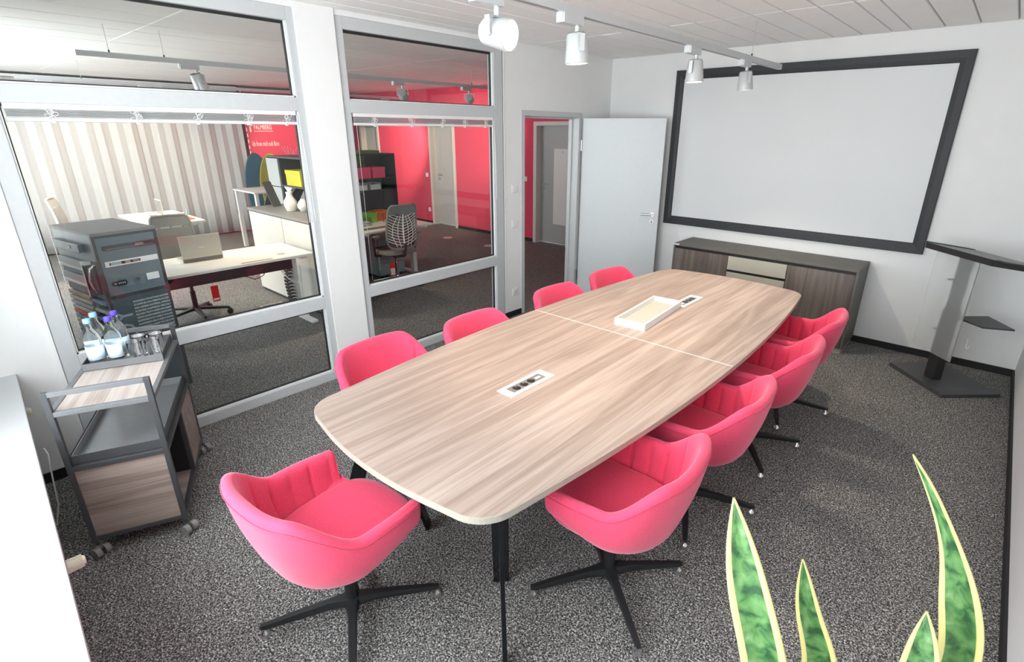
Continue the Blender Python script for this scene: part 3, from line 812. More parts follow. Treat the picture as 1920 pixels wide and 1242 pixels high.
def spot(label, x, y, z, aim, group, power, lit=True, size=1.0, adapter=1, ang=50, vent=False):
    # z is the underside of the track; aim = direction of the beam
    r = thing('track_spotlight', label, 'spotlight', (x, y, z), 0, group)
    B('driver_box', 'silver_lamp', -.024, .024, -.13 * adapter if adapter > 0 else -.02, .02 if adapter > 0 else .13, -.043, -.0025, r, .003)
    B('adapter_clip', 'silver_lamp', -.016, .016, -.135, -.12, -.038, .0055, r, .002)
    MB().cyl((0, 0, -.043), (0, 0, -.075), .012, n=14).build('stem', 'silver_lamp', r, smooth=40)
    d = Vector(aim).normalized()
    pv = Vector((0, 0, -.135)); h = bpy.data.objects.new('head', None)
    # head frame: local -Z is the beam
    rot = d.to_track_quat('-Z', 'Y').to_matrix()
    sidev = rot @ Vector((1, 0, 0)); sidev.z = 0; sidev.normalize()
    R1, R2 = .046 * size, .058 * size
    body = MB().lathe([(.002, .062), (.040 * size, .062), (R1, .056), (R2, -.062), (R2 - .004, -.066), (R2 - .007, -.064), (R2 - .009, -.045), (.002, -.044)], 32)
    ho = body.build('lamp_head', 'silver_lamp', r, smooth=40); ho.location = pv; ho.rotation_euler = rot.to_euler()
    ln = MB().lathe([(.0005, -.0462), (R2 - .0095, -.0462), (R2 - .0095, -.0450), (.0005, -.0450)], 28).build('lens', 'lamp_on' if lit else 'light_grey', ho)
    for k in range(5): MB().box(-.036 + k * .018 - .002, -.036 + k * .018 + .002, -math.sqrt(max(0.0004, .040 ** 2 - (-.036 + k * .018) ** 2)), math.sqrt(max(0.0004, .040 ** 2 - (-.036 + k * .018) ** 2)), .060, .066).build('cooling_fin', 'office_grey', ho)
    y_ = MB()
    for s in (-1, 1):
        p0 = Vector((0, 0, -.078)) + sidev * s * .030; p1 = Vector((0, 0, -.082)) + sidev * s * (R2 + .006); p2 = pv + sidev * s * (R2 + .006) + Vector((0, 0, -.006))
        y_.bar(p0, p1, .02, .005); y_.bar(p1 + Vector((0, 0, .002)), p2, .005, .022, up=sidev.cross(Vector((0, 0, 1))))
        y_.cyl(p2 - sidev * s * .006, p2 + sidev * s * .004, .012, n=14)
    y_.bar(Vector((0, 0, -.078)) - sidev * .032, Vector((0, 0, -.078)) + sidev * .032, .02, .006); y_.build('yoke', 'silver_lamp', r)
    if lit and power:
        l = bpy.data.lights.new('beam', 'SPOT'); l.energy = power; l.color = (1.0, .85, .68) if group == GS else (1.0, .80, .58); l.spot_size = math.radians(ang); l.spot_blend = .75; l.shadow_soft_size = .035
        lo = bpy.data.objects.new('beam', l); COL.objects.link(lo); lo.parent = ho; lo.location = (0, 0, -.075)
    return r
TZ1 = 2.40
ceiling_track('lighting_track', 'grey lighting track hanging above the meeting table', 2.04, -4.45, -.56, TZ1, (-1.21, -3.95), 'lighting tracks')
GS = 'spotlights on the tracks'
spot('glowing track spotlight turned towards the window', 2.04, -3.93, TZ1, (.95, .18, -.2), GS, 40, size=1.05)
spot('track spotlight with long driver box above the near table half', 2.04, -3.40, TZ1, (.03, .05, -1), GS, 100, ang=92)
spot('third spotlight along the track above the table', 2.04, -2.14, TZ1, (.04, .0, -1), GS, 62, ang=92)
spot('last spotlight on the track in front of the screen', 2.04, -1.27, TZ1, (.06, .06, -1), GS, 70, ang=100)
TZ2 = 2.435
ceiling_track('lighting_track', 'grey lighting track in the office behind the glazing', -1.9, -4.56, .35, TZ2, (-3.97, -4.35, -.45), 'lighting tracks')
GO = 'office spotlights behind the glazing'
spot('slatted office spotlight above the laptop desk', -1.9, -3.74, TZ2, (-.15, .35, -1), GO, 90, ang=100)
spot('office spotlight aimed at the red wall, nearer the pillar', -1.9, -1.56, TZ2, (-3, 3.1, -1.2), GO, 260, ang=50)
spot('office spotlight aimed at the red wall, nearer the doorway', -1.9, -.5, TZ2, (-1.8, 2.03, -.45), GO, 230, ang=45)
ceiling_track('lighting_track', 'far grey lighting track deep in the office', -5.0, -4.6, .6, TZ2, (-4.0, -1.0), 'lighting tracks')
spot('far office spotlight lighting the pale curtain', -5.0, -3.3, TZ2, (-1, .0, -.5), GO, 70, ang=80)
spot('far office spotlight lighting the banner', -5.0, -1.0, TZ2, (-1, .15, -.30), GO, 220, ang=36)
spot('glowing far office spotlight above the red wall', -5.0, .35, TZ2, (-1.3, 1.18, -.75), GO, 260, ang=60)
spot('far office spotlight over the back desk', -5.0, -4.3, TZ2, (.1, .3, -1), GO, 220, ang=110)

# ================================================================== DRINKS TROLLEY
tl = thing('serving_trolley', 'dark framed drinks trolley with wood panels on castors', 'trolley', (.605, -5.185, 0), math.radians(67.2))
hw, hl, t = .18, .38, .011
for sx in (-1, 1):
    for sy in (-1, 1):
        B('leg', 'trolley_grey' if False else 'graphite', sx * hw - t, sx * hw + t, sy * hl - t, sy * hl + t, .072, .86, tl, .0015)
for sy in (-1, 1):
    B('handle_bar', 'trolley_grey', -hw + t, hw - t, sy * hl - t, sy * hl + t, .838, .86, tl, .0015)
    B('shelf_rail', 'trolley_grey', -hw + t, hw - t, sy * hl - t, sy * hl + t, .744, .766, tl, .0015)
    B('lower_rail', 'graphite', -hw + t, hw - t, sy * hl - t, sy * hl + t, .468, .49, tl, .0015); B('lower_rail', 'graphite', -hw + t, hw - t, sy * hl - t, sy * hl + t, .085, .107, tl, .0015)
for sx in (-1, 1):
    B('shelf_rail', 'trolley_grey', sx * hw - t, sx * hw + t, -hl + t, hl - t, .744, .766, tl, .0015)
    B('lower_rail', 'graphite', sx * hw - t, sx * hw + t, -hl + t, hl - t, .468, .49, tl, .0015); B('lower_rail', 'graphite', sx * hw - t, sx * hw + t, -hl + t, hl - t, .085, .107, tl, .0015)
B('upper_shelf', 'shelf_wood', -hw + t, hw - t, -hl + t, hl - t, .748, .762, tl)
m = MB(); a, b, q = hw - t - .001, hl - t - .001, .0025
m.box(-a, a, -b, b, .490, .494)
for s in (-1, 1): m.box(s * a - q * s if s > 0 else -a, a if s > 0 else -a + q, -b, b, .494, .535); m.box(-a, a, b - q if s > 0 else -b, b if s > 0 else -b + q, .494, .535)
m.build('middle_tray', 'trolley_tray', tl)
MB().box(-a, a, -hl + .006, -hl + .009, .494, .537).box(hw - .008, hw - .005, -b, b, .494, .537).box(-hw + .005, -hw + .008, -b, b, .494, .537).build('tray_lip', 'graphite', tl)
B('end_panel', 'trolley_wood', -hw + t, hw - t, -hl - .004, -hl + .008, .107, .468, tl); B('end_panel', 'trolley_wood', -hw + t, hw - t, hl - .008, hl + .004, .107, .468, tl)
B('side_panel', 'trolley_wood', hw - .006, hw + .006, .045, hl - t, .107, .468, tl); B('side_panel', 'trolley_wood', -hw - .006, -hw + .006, -hl + t, hl - t, .107, .468, tl)
B('mid_post', 'graphite', hw - t, hw + t, .02, .042, .107, .468, tl); B('bottom_shelf', 'trolley_wood', -hw + .007, hw - t, -hl + t, hl - t, .094, .106, tl); B('back_board', 'black_metal', -hw + .007, hw - t, .026, .036, .107, .467, tl)
for sx in (-1, 1):
    for sy in (-1, 1):
        cx, cy = sx * hw, sy * hl
        c = MB().cyl((cx, cy, .075), (cx, cy, .052), .009, n=10).bar((cx, cy, .055), (cx + .012, cy - .012, .034), .03, .012, up=(0, 0, 1)).build('castor', 'graphite', tl)
        for s in (-1, 1): MB().cyl((cx + .012 + s * .006, cy - .012 + s * .006, .0265), (cx + .012 + s * .022, cy - .012 + s * .022, .0265), .026, n=20).build('wheel', 'mid_grey', c, smooth=40)
# tray standing on the upper shelf
ZT = .7665
ty = thing('drinks_tray', 'dark grey metal tray holding bottles and glasses', 'tray', (.605, -5.185, ZT), math.radians(67.2))
m = MB(); a, y0, y1, q, h = .168, .06, .366, .003, .036
m.box(-a, a, y0, y1, 0, .003); m.box(-a, a, y0, y0 + q, .003, h); m.box(-a, a, y1 - q, y1, .003, h)
m.build('tray_pan', 'trolley_grey', ty)
MB().box(-a, -a + q, y0 + q, y1 - q, .003, h).build('tray_side', 'graphite', ty); MB().box(a - q, a, y0 + q, y1 - q, .003, h).build('tray_side', 'graphite', ty)
trot = Matrix.Rotation(math.radians(67.2), 4, 'Z')
def on_tray(x, y): v = trot @ Vector((x, y, 0)); return (.605 + v.x, -5.185 + v.y, ZT + .0032)
bott_prof = [(0.0213, 0.0), (0.033, 0.0017), (0.0364, 0.0087), (0.0354, 0.0261), (0.0364, 0.0435), (0.0364, 0.1087), (0.0349, 0.1175), (0.0364, 0.1305), (0.0349, 0.1522), (0.0291, 0.174), (0.0204, 0.1931), (0.0141, 0.2071), (0.0131, 0.2192), (0.015, 0.221), (0.015, 0.2245), (0.0121, 0.2253), (0.0116, 0.2349)]
def bottle(x, y, cap, rz, label):
    r = thing('water_bottle', label, 'bottle', on_tray(x, y), rz, 'water bottles on the trolley')
    MB().lathe(bott_prof, 32).build('bottle_body', 'water_bottle', r, smooth=50)
    c = MB().lathe([(.0158, .228), (.0162, .230), (.0162, .246), (.0150, .249), (.002, .249)], 24).build('cap', cap, r, smooth=40)
    # wrap-round label with a blue tab
    n = 30; m = MB(); vs = []
    for z in (.040, .112):
        for k in range(n + 1):
            tt = math.radians(-130 + 260 * k / n); vs.append((.0368 * math.cos(tt), .0368 * math.sin(tt), z))
    m.add(vs, [(k, k + 1, n + 2 + k, n + 1 + k) for k in range(n)]); lo = m.build('paper_label', 'bottle_label', r, smooth=50)
    sm = lo.modifiers.new('thick', 'SOLIDIFY'); sm.thickness = .0004; sm.offset = 1
    m = MB(); vs = []
    for z in (.088, .111):
        for k in range(7):
            tt = math.radians(-125 + 34 * k / 6); vs.append((.0373 * math.cos(tt), .0373 * math.sin(tt), z))
    m.add(vs, [(k, k + 1, 8 + k, 7 + k) for k in range(6)]); lo2 = m.build('label_mark', 'label_blue', lo); sm = lo2.modifiers.new('thick', 'SOLIDIFY'); sm.thickness = .0004; sm.offset = 1
ROT = math.radians
bottle(-.112, .112, 'cap_light', ROT(-60), 'water bottle with light blue cap at the tray corner')
bottle(-.110, .215, 'cap_light', ROT(-30), 'water bottle with light blue cap, rear one of the pair')
bottle(-.028, .110, 'cap_violet', ROT(-90), 'water bottle with violet cap beside the glasses, front one')
bottle(-.022, .205, 'cap_violet', ROT(-40), 'water bottle with violet cap, rear one of the pair')
gl_prof = [(.026, 0), (.0285, .002), (.0335, .104), (.0340, .105), (.0325, .105), (.0310, .1035), (.0265, .010), (.0005, .008)]
ME_GL = MB().lathe(gl_prof, 32).mesh('tumbler', 'clear_glass', 50)
for (x, y), lb in zip(((.052, .105), (.056, .195), (.128, .110), (.130, .200)),
                      ('front left drinking glass next to the violet capped bottles', 'rear left drinking glass next to the violet capped bottles', 'front right drinking glass at the tray edge', 'rear right drinking glass at the tray edge')):
    o = bpy.data.objects.new('drinking_glass', ME_GL); COL.objects.link(o); o.location = on_tray(x, y); tag(o, lb, 'glass', 'drinking glasses on the trolley')

# ================================================================== RADIATORS UNDER THE SILL
def radiator(x0, x1, label, knob_x):
    c = (x0 + x1) / 2; L = (x1 - x0) / 2; yb = -5.75 - .02 * c
    r = thing('radiator', label, 'radiator', (c, yb, 0), math.radians(0), 'radiators under the window sill')
    B('front_panel', 'white_lacquer', -L, L, .07, .085, .12, .60, r, .004); B('rear_panel', 'white_lacquer', -L, L, -.05, -.035, .12, .60, r, .004)
    for k in range(int(2 * L / .05)): MB().box(-L + .02 + k * .05, -L + .028 + k * .05, -.035, .07, .13, .595).build('convector_fin', 'light_grey', r)
    for s in (-1, 1): MB().box(s * L * .8 - .015, s * L * .8 + .015, -.12, -.05, .0, .5).build('bracket', 'light_grey', r)
    kx = knob_x - c
    m = MB().cyl((kx, .02, .53), (kx, .14, .53), .012, n=10).build('valve', 'steel', r)
    kb = MB()
    for k in range(20):
        tt = 2 * PI * k / 20; kb.bar((kx + .021 * math.cos(tt), .165, .53 + .021 * math.sin(tt)), (kx + .019 * math.cos(tt), .225, .53 + .019 * math.sin(tt)), .004, .004)
    kb.cyl((kx, .14, .53), (kx, .165, .53), .018, .023, n=20); kb.cyl((kx, .165, .53), (kx, .222, .53), .0215, .0195, n=20); kb.cyl((kx, .222, .53), (kx, .232, .53), .0195, .013, n=20)
    kb.build('thermostat_knob', 'cream_plastic', r)
radiator(.30, 1.36, 'white radiator under the far end of the window sill', .20)
radiator(1.72, 3.2, 'white radiator under the near end of the window sill', 1.66)
tag(MB().tube([(.42, -5.56, .40), (.46, -5.545, .42), (.52, -5.54, .41), (.56, -5.55, .36), (.57, -5.56, .26), (.56, -5.57, .15), (.5, -5.6, .012)], .0035, 8).build('cable', 'white_plastic', smooth=60), 'thin white cable hanging below the window sill', 'cable')

# ================================================================== SNAKE PLANT
pl = thing('snake_plant', 'potted snake plant with yellow-edged leaves in the foreground', 'plant', (3.68, -4.85, 0))
MB().lathe([(.11, 0), (.115, .01), (.15, .60), (.152, .615), (.140, .615), (.138, .57), (.002, .57)], 40).build('planter', 'terracotta', pl, smooth=40)
MB().lathe([(.137, .56), (.137, .572), (.08, .580), (.002, .583)], 32).build('soil', 'soil', pl, smooth=60)
CAMP = Vector((3.7012, -5.605, 1.9))
def leaf_blade(ctrl, widths, cup=.18, twist=0.0):
    # ctrl: centre line points in world space, widths per point
    base = Vector((3.68, -4.85, 0)); n = 56
    P = [Vector(c) for c in ctrl]
    cum = [0.0]
    for p, q in zip(P, P[1:]): cum.append(cum[-1] + (q - p).length)
    def lin(arr, d):
        k = 0
        while k < len(cum) - 2 and cum[k + 1] < d: k += 1
        f = (d - cum[k]) / (cum[k + 1] - cum[k]); return arr[k] * (1 - f) + arr[k + 1] * f
    C_ = [lin(P, cum[-1] * i / n) for i in range(n + 1)]; W_ = [lin(widths, cum[-1] * i / n) for i in range(n + 1)]
    for _ in range(14):
        C_ = [C_[0]] + [(C_[i - 1] + 2 * C_[i] + C_[i + 1]) / 4 for i in range(1, n)] + [C_[-1]]
        W_ = [W_[0]] + [(W_[i - 1] + 2 * W_[i] + W_[i + 1]) / 4 for i in range(1, n)] + [W_[-1]]
    m = MB(); vs = []; uvs = []
    K = 9
    front = (Vector((3.70, -5.6, 1.2)) - P[-1]); front.z = 0; front.normalize()
    for i in range(n + 1):
        c = C_[i]; d = (C_[min(i + 1, n)] - C_[max(i - 1, 0)]).normalized()
        wdt = max(.0006, W_[i]); sd = d.cross(front).normalized(); nr = sd.cross(d).normalized()
        a = twist * i / n; sd2 = sd * math.cos(a) + nr * math.sin(a); nr2 = nr * math.cos(a) - sd * math.sin(a)
        for k in range(K):
            u = k / (K - 1); e = (u - .5) * 2
            vs.append(c + sd2 * e * wdt / 2 + nr2 * (-(cup * wdt) * (1 - e * e) * 1.0) - base); uvs.append((u, i / n))
    nv = len(vs); fs = [(i * K + k, i * K + k + 1, (i + 1) * K + k + 1, (i + 1) * K + k) for i in range(n) for k in range(K - 1)]
    me = bpy.data.meshes.new('leaf'); me.from_pydata([tuple(v) for v in vs], [], fs); me.materials.append(MATS['leaf'])
    ul = me.uv_layers.new(name='UVMap')
    for lp in me.loops: ul.data[lp.index].uv = uvs[lp.vertex_index]
    for p in me.polygons: p.use_smooth = True
    o = bpy.data.objects.new('leaf', me); COL.objects.link(o); o.parent = pl
    sm = o.modifiers.new('thick', 'SOLIDIFY'); sm.thickness = .004; sm.offset = 0
    return o
leaf_blade([(3.66, -4.89, .58), (3.64, -4.925, .85), (3.5969, -4.9368, 1.1371), (3.5684, -4.9322, 1.1971), (3.5529, -4.9274, 1.2344), (3.5387, -4.9215, 1.2716), (3.5239, -4.9161, 1.3088), (3.512, -4.908, 1.3464), (3.5015, -4.904, 1.3732)], [.03, .06, .0663, .0647, .0622, .0549, .0426, .0221, .0008])
leaf_blade([(3.67, -4.86, .58), (3.675, -4.84, .82), (3.6602, -4.8237, 1.0803), (3.6342, -4.8225, 1.1289), (3.6205, -4.8199, 1.1586), (3.6116, -4.8147, 1.1849), (3.605, -4.8074, 1.2113), (3.5954, -4.8021, 1.2394)], [.03, .055, .0537, .044, .0387, .0326, .0229, .0009], cup=.1)
leaf_blade([(3.72, -4.80, .58), (3.80, -4.74, .84), (3.8298, -4.6925, 1.1004), (3.8167, -4.6793, 1.1504), (3.8023, -4.6724, 1.1899), (3.7926, -4.6618, 1.2285), (3.7757, -4.6572, 1.268), (3.7563, -4.655, 1.3069), (3.7353, -4.6542, 1.346), (3.712, -4.6554, 1.385), (3.6909, -4.6599, 1.4135)], [.03, .05, .0516, .061, .0602, .0447, .0292, .0189, .0163, .0138, .0009], cup=.15, twist=.2)
leaf_blade([(3.71, -4.84, .58), (3.75, -4.80, .80), (3.778, -4.782, 1.02), (3.7783, -4.7761, 1.1382), (3.7723, -4.7676, 1.1661), (3.7688, -4.762, 1.1835), (3.7682, -4.7552, 1.1984), (3.7641, -4.7525, 1.2112)], [.03, .05, .056, .0499, .0409, .0295, .0156, .0008], cup=.12)
leaf_blade([(3.65, -4.83, .58), (3.62, -4.80, .72), (3.60, -4.79, .86), (3.60, -4.79, .93)], [.03, .055, .04, .001])
leaf_blade([(3.70, -4.80, .58), (3.71, -4.76, .70), (3.73, -4.74, .82), (3.74, -4.74, .88)], [.03, .05, .04, .001])

# ================================================================== OPEN OFFICE BEHIND THE GLAZING
# --- curtain and banner partition
def curtain():
    m = MB(); n = 300; y0, y1 = -5.85, -1.30; vs = []
    random.seed(3)
    ph = 0; prof = []
    for i in range(n + 1):
        ph += 2 * PI / 13.0 * random.uniform(.75, 1.25)
        prof.append((-7.42 + .013 * math.sin(ph) + .012 * math.sin(ph * .37), y0 + (y1 - y0) * i / n + .012 * math.sin(2 * ph)))
    zs = (.02, .6, 1.3, 2.0, 2.60)
    for k, z in enumerate(zs):
        for i, (x, y) in enumerate(prof): vs.append((x + .01 * math.sin(i * .07 + k), y, z))
    N1 = n + 1
    m.add(vs, [(k * N1 + i, k * N1 + i + 1, (k + 1) * N1 + i + 1, (k + 1) * N1 + i) for k in range(len(zs) - 1) for i in range(n)])
    r = thing('curtain', 'floor-length cream curtain across the back of the office', 'curtain', (0, 0, 0))
    o = m.build('fabric', 'curtain', r, smooth=80); s = o.modifiers.new('thick', 'SOLIDIFY'); s.thickness = .003
    B('curtain_rail', 'white_lacquer', -7.45, -7.39, y0, y1, 2.605, 2.64, r)
curtain()
bn = thing('banner_partition', 'red banner partition with white lettering beside the curtain', 'partition', (-7.46, -.45, 0))
B('panel', 'red_paint', -.04, .04, -.79, .85, 0, 2.62, bn)
for k in range(24): B('edge_stitch', 'print_white', .0401, .042, -.789, -.772, .05 + k * .107, .115 + k * .107, bn)
TR = (PI / 2, 0, PI / 2)
B('logo_mark', 'print_white', .0401, .042, -.725, -.66, 1.965, 2.03, bn); B('logo_mark', 'print_white', .0401, .042, -.725, -.695, 1.855, 2.03, bn)
text('lettering', 'PALMBERG', .115, 'print_white', bn, (.0402, -.645, 1.905), TR, .001, sx=.62)
B('logo_line', 'print_white', .0401, .0415, -.645, -.285, 1.868, 1.876, bn)
text('lettering', 'Ich freue mich aufs Büro', .125, 'print_white', bn, (.0402, -.72, 1.60), TR, .001, sx=.42)
def acoustic(name, y, x, hw, h, mat, label):
    r = thing(name, label, 'acoustic panel', (x, y, 0), 0, 'rounded acoustic panels by the banner')
    poly = [(hw * .78, 0)] + [(hw * math.cos(t) * (1 if math.sin(t) > 0 else .9), h * .52 + h * .48 * math.sin(t)) for t in [(-50 + 280 * k / 30) * PI / 180 for k in range(31)]] + [(-hw * .78, 0)]
    MB().prism_axis(poly, -.025, .025, 'x').build('felt_panel', mat, r, bev=.008)
    B('foot', 'graphite', -.05, .05, -hw * .4, hw * .4, 0, .012, r)
acoustic('acoustic_panel', -1.32, -7.05, .25, 1.49, 'petrol', 'petrol blue rounded felt panel next to the curtain')
acoustic('acoustic_panel', -1.09, -6.93, .26, 1.48, 'olive', 'olive yellow rounded felt panel in front of the banner')

# --- desks
def desk(name, label, x0, x1, y0, y1, z, axis, tray=True, mat='desk_white'):
    cx, cy = (x0 + x1) / 2, (y0 + y1) / 2; a, b = (x1 - x0) / 2, (y1 - y0) / 2
    r = thing(name, label, 'desk', (cx, cy, 0), 0, 'white office desks')
    B('desktop', mat, -a, a, -b, b, z - .025, z, r, .003)
    for s in (-1, 1):
        if axis == 'y':
            yy = s * (b - .07)
            B('foot', 'white_lacquer', -a + .04, a - .04, yy - .035, yy + .035, 0, .025, r, .004); B('column', 'white_lacquer', -.04, .04, yy - .03, yy + .03, .025, z - .06, r, .004); B('support', 'white_lacquer', -a + .08, a - .08, yy - .03, yy + .03, z - .06, z - .0255, r)
        else:
            xx = s * (a - .07)
            B('foot', 'white_lacquer', xx - .035, xx + .035, -b + .04, b - .04, 0, .025, r, .004); B('column', 'white_lacquer', xx - .03, xx + .03, -.04, .04, .025, z - .06, r, .004); B('support', 'white_lacquer', xx - .03, xx + .03, -b + .08, b - .08, z - .06, z - .0255, r)
    if tray:
        m = MB()
        if axis == 'y': m.box(a - .16, a - .04, -b + .15, b - .22, z - .125, z - .12).box(a - .04, a - .035, -b + .15, b - .22, z - .125, z - .035).box(a - .16, a - .155, -b + .15, b - .22, z - .125, z - .06)
        else: m.box(-a + .15, a - .15, -.06, .06, z - .125, z - .12).box(-a + .15, a - .15, .055, .06, z - .125, z - .04)
        m.build('cable_tray', 'black_metal', r)
    return r
d1 = desk('desk', 'white sit-stand desk with closed-lid laptop behind the larger glazing'.replace('closed-lid laptop', 'an open laptop'), -2.11, -1.355, -4.60, -3.172, .74, 'y')
MB().cyl((.19, .464, .7402), (.19, .464, .742), .04, n=24).build('cable_grommet', 'light_grey', d1)
B('inlay_strip', 'tan_sample', .31, .345, .04, .32, .7401, .7412, d1); 
MB().tube([(.33, -.2, .70), (.36, -.05, .66), (.37, .05, .62), (.36, .12, .58), (.36, .2, .60), (.34, .25, .66)], .004, 8).build('power_cord', 'socket_black', d1)
MB().tube([(.25, .40, .62), (.30, .46, .50), (.28, .55, .44), (.24, .60, .50), (.22, .62, .60), (.2, .62, .3), (.22, .64, .05)], .005, 8).build('white_cord', 'white_plastic', d1)
m = MB()
for k in range(15): m.box(.10, .18, .50 + .008 * math.sin(k * .5), .56 + .008 * math.sin(k * .5), .08 + k * .035, .102 + k * .035)
m.build('cable_spine', 'socket_black', d1)
for k in range(15): MB().box(.181, .184, .505 + .008 * math.sin(k * .5), .555 + .008 * math.sin(k * .5), .086 + k * .035, .094 + k * .035).build('spine_link', 'print_white', d1)
def laptop(loc, rz, label, w=.34, d=.235, lid=98, logo=True):
    # screen hinge along local X at y=0, keyboard towards -Y, lid back faces +Y
    r = thing('laptop', label, 'laptop', loc, rz, 'laptops on the office desks')
    B('base', 'laptop_silver', -w / 2, w / 2, -d, 0, 0.001, .020, r, .003); B('keyboard', 'laptop_dark', -w / 2 + .03, w / 2 - .03, -d + .09, -.03, .020, .0212, r); B('touchpad', 'light_grey', -.05, .05, -d + .015, -d + .075, .020, .0208, r)
    ld = MB().box(-w / 2, w / 2, -.004, .006, 0, .225).build('lid', 'laptop_silver', r, bev=.002); ld.location = (0, 0, .018); ld.rotation_euler = (math.radians(lid - 98), 0, 0)
    B('display', 'screen_glass', -w / 2 + .012, w / 2 - .012, -.0048, -.0041, .02, .212, ld)
    B('hinge_cover', 'laptop_dark', -w / 2 + .005, w / 2 - .005, .006, .0075, -.016, .016, ld)
    if logo: B('lid_badge', 'print_white', -.02, .02, .0061, .0066, .108, .113, ld)
laptop((-1.79, -4.035, .74), math.radians(-91), 'silver laptop on the nearest office desk, lid back facing the glazing')
d2 = desk('desk', 'white desk standing in front of the cream curtain', -5.75, -4.37, -3.86, -3.17, .74, 'x')
laptop((-5.08, -3.50, .74), 0, 'open laptop on the desk by the curtain', .30, .22)
nt_ = thing('notepad', 'orange notepad with a pen holder on the curtain desk', 'notepad', (-4.62, -3.32, .74)); B('pad', 'orange', -.10, .10, -.07, .07, 0.0005, .012, nt_); MB().cyl((.02, 0, .012), (.035, .01, .15), .006, n=8).build('pen', 'light_grey', nt_)
hp = thing('headset', 'small white headset lying on the curtain desk', 'headset', (-4.95, -3.30, .74)); MB().tube([(-.07, 0, .012), (-.06, .03, .03), (0, .05, .05), (.06, .03, .03), (.07, 0, .012)], .008, 8).build('headband', 'ceramic', hp); MB().cyl((-.075, 0, .025), (-.05, 0, .025), .025, n=16).build('ear_pad', 'ceramic', hp); MB().cyl((.05, 0, .025), (.075, 0, .025), .025, n=16).build('ear_pad', 'ceramic', hp)
ht = thing('high_table', 'tall white standing table in front of the felt panels', 'table', (-5.54, -1.80, 0))
B('tabletop', 'desk_white', -.43, .43, -.39, .56, .945, .97, ht, .003)
for sx in (-1, 1):
    for sy in (-1, 1):
        B('leg', 'white_lacquer', sx * .39 - .035, sx * .39 + .035, (sy * .435 + .085) - .03, (sy * .435 + .085) + .03, .0, .55, ht, .004); B('upper_leg', 'white_lacquer', sx * .39 - .028, sx * .39 + .028, (sy * .435 + .085) - .024, (sy * .435 + .085) + .024, .55, .945, ht, .003)

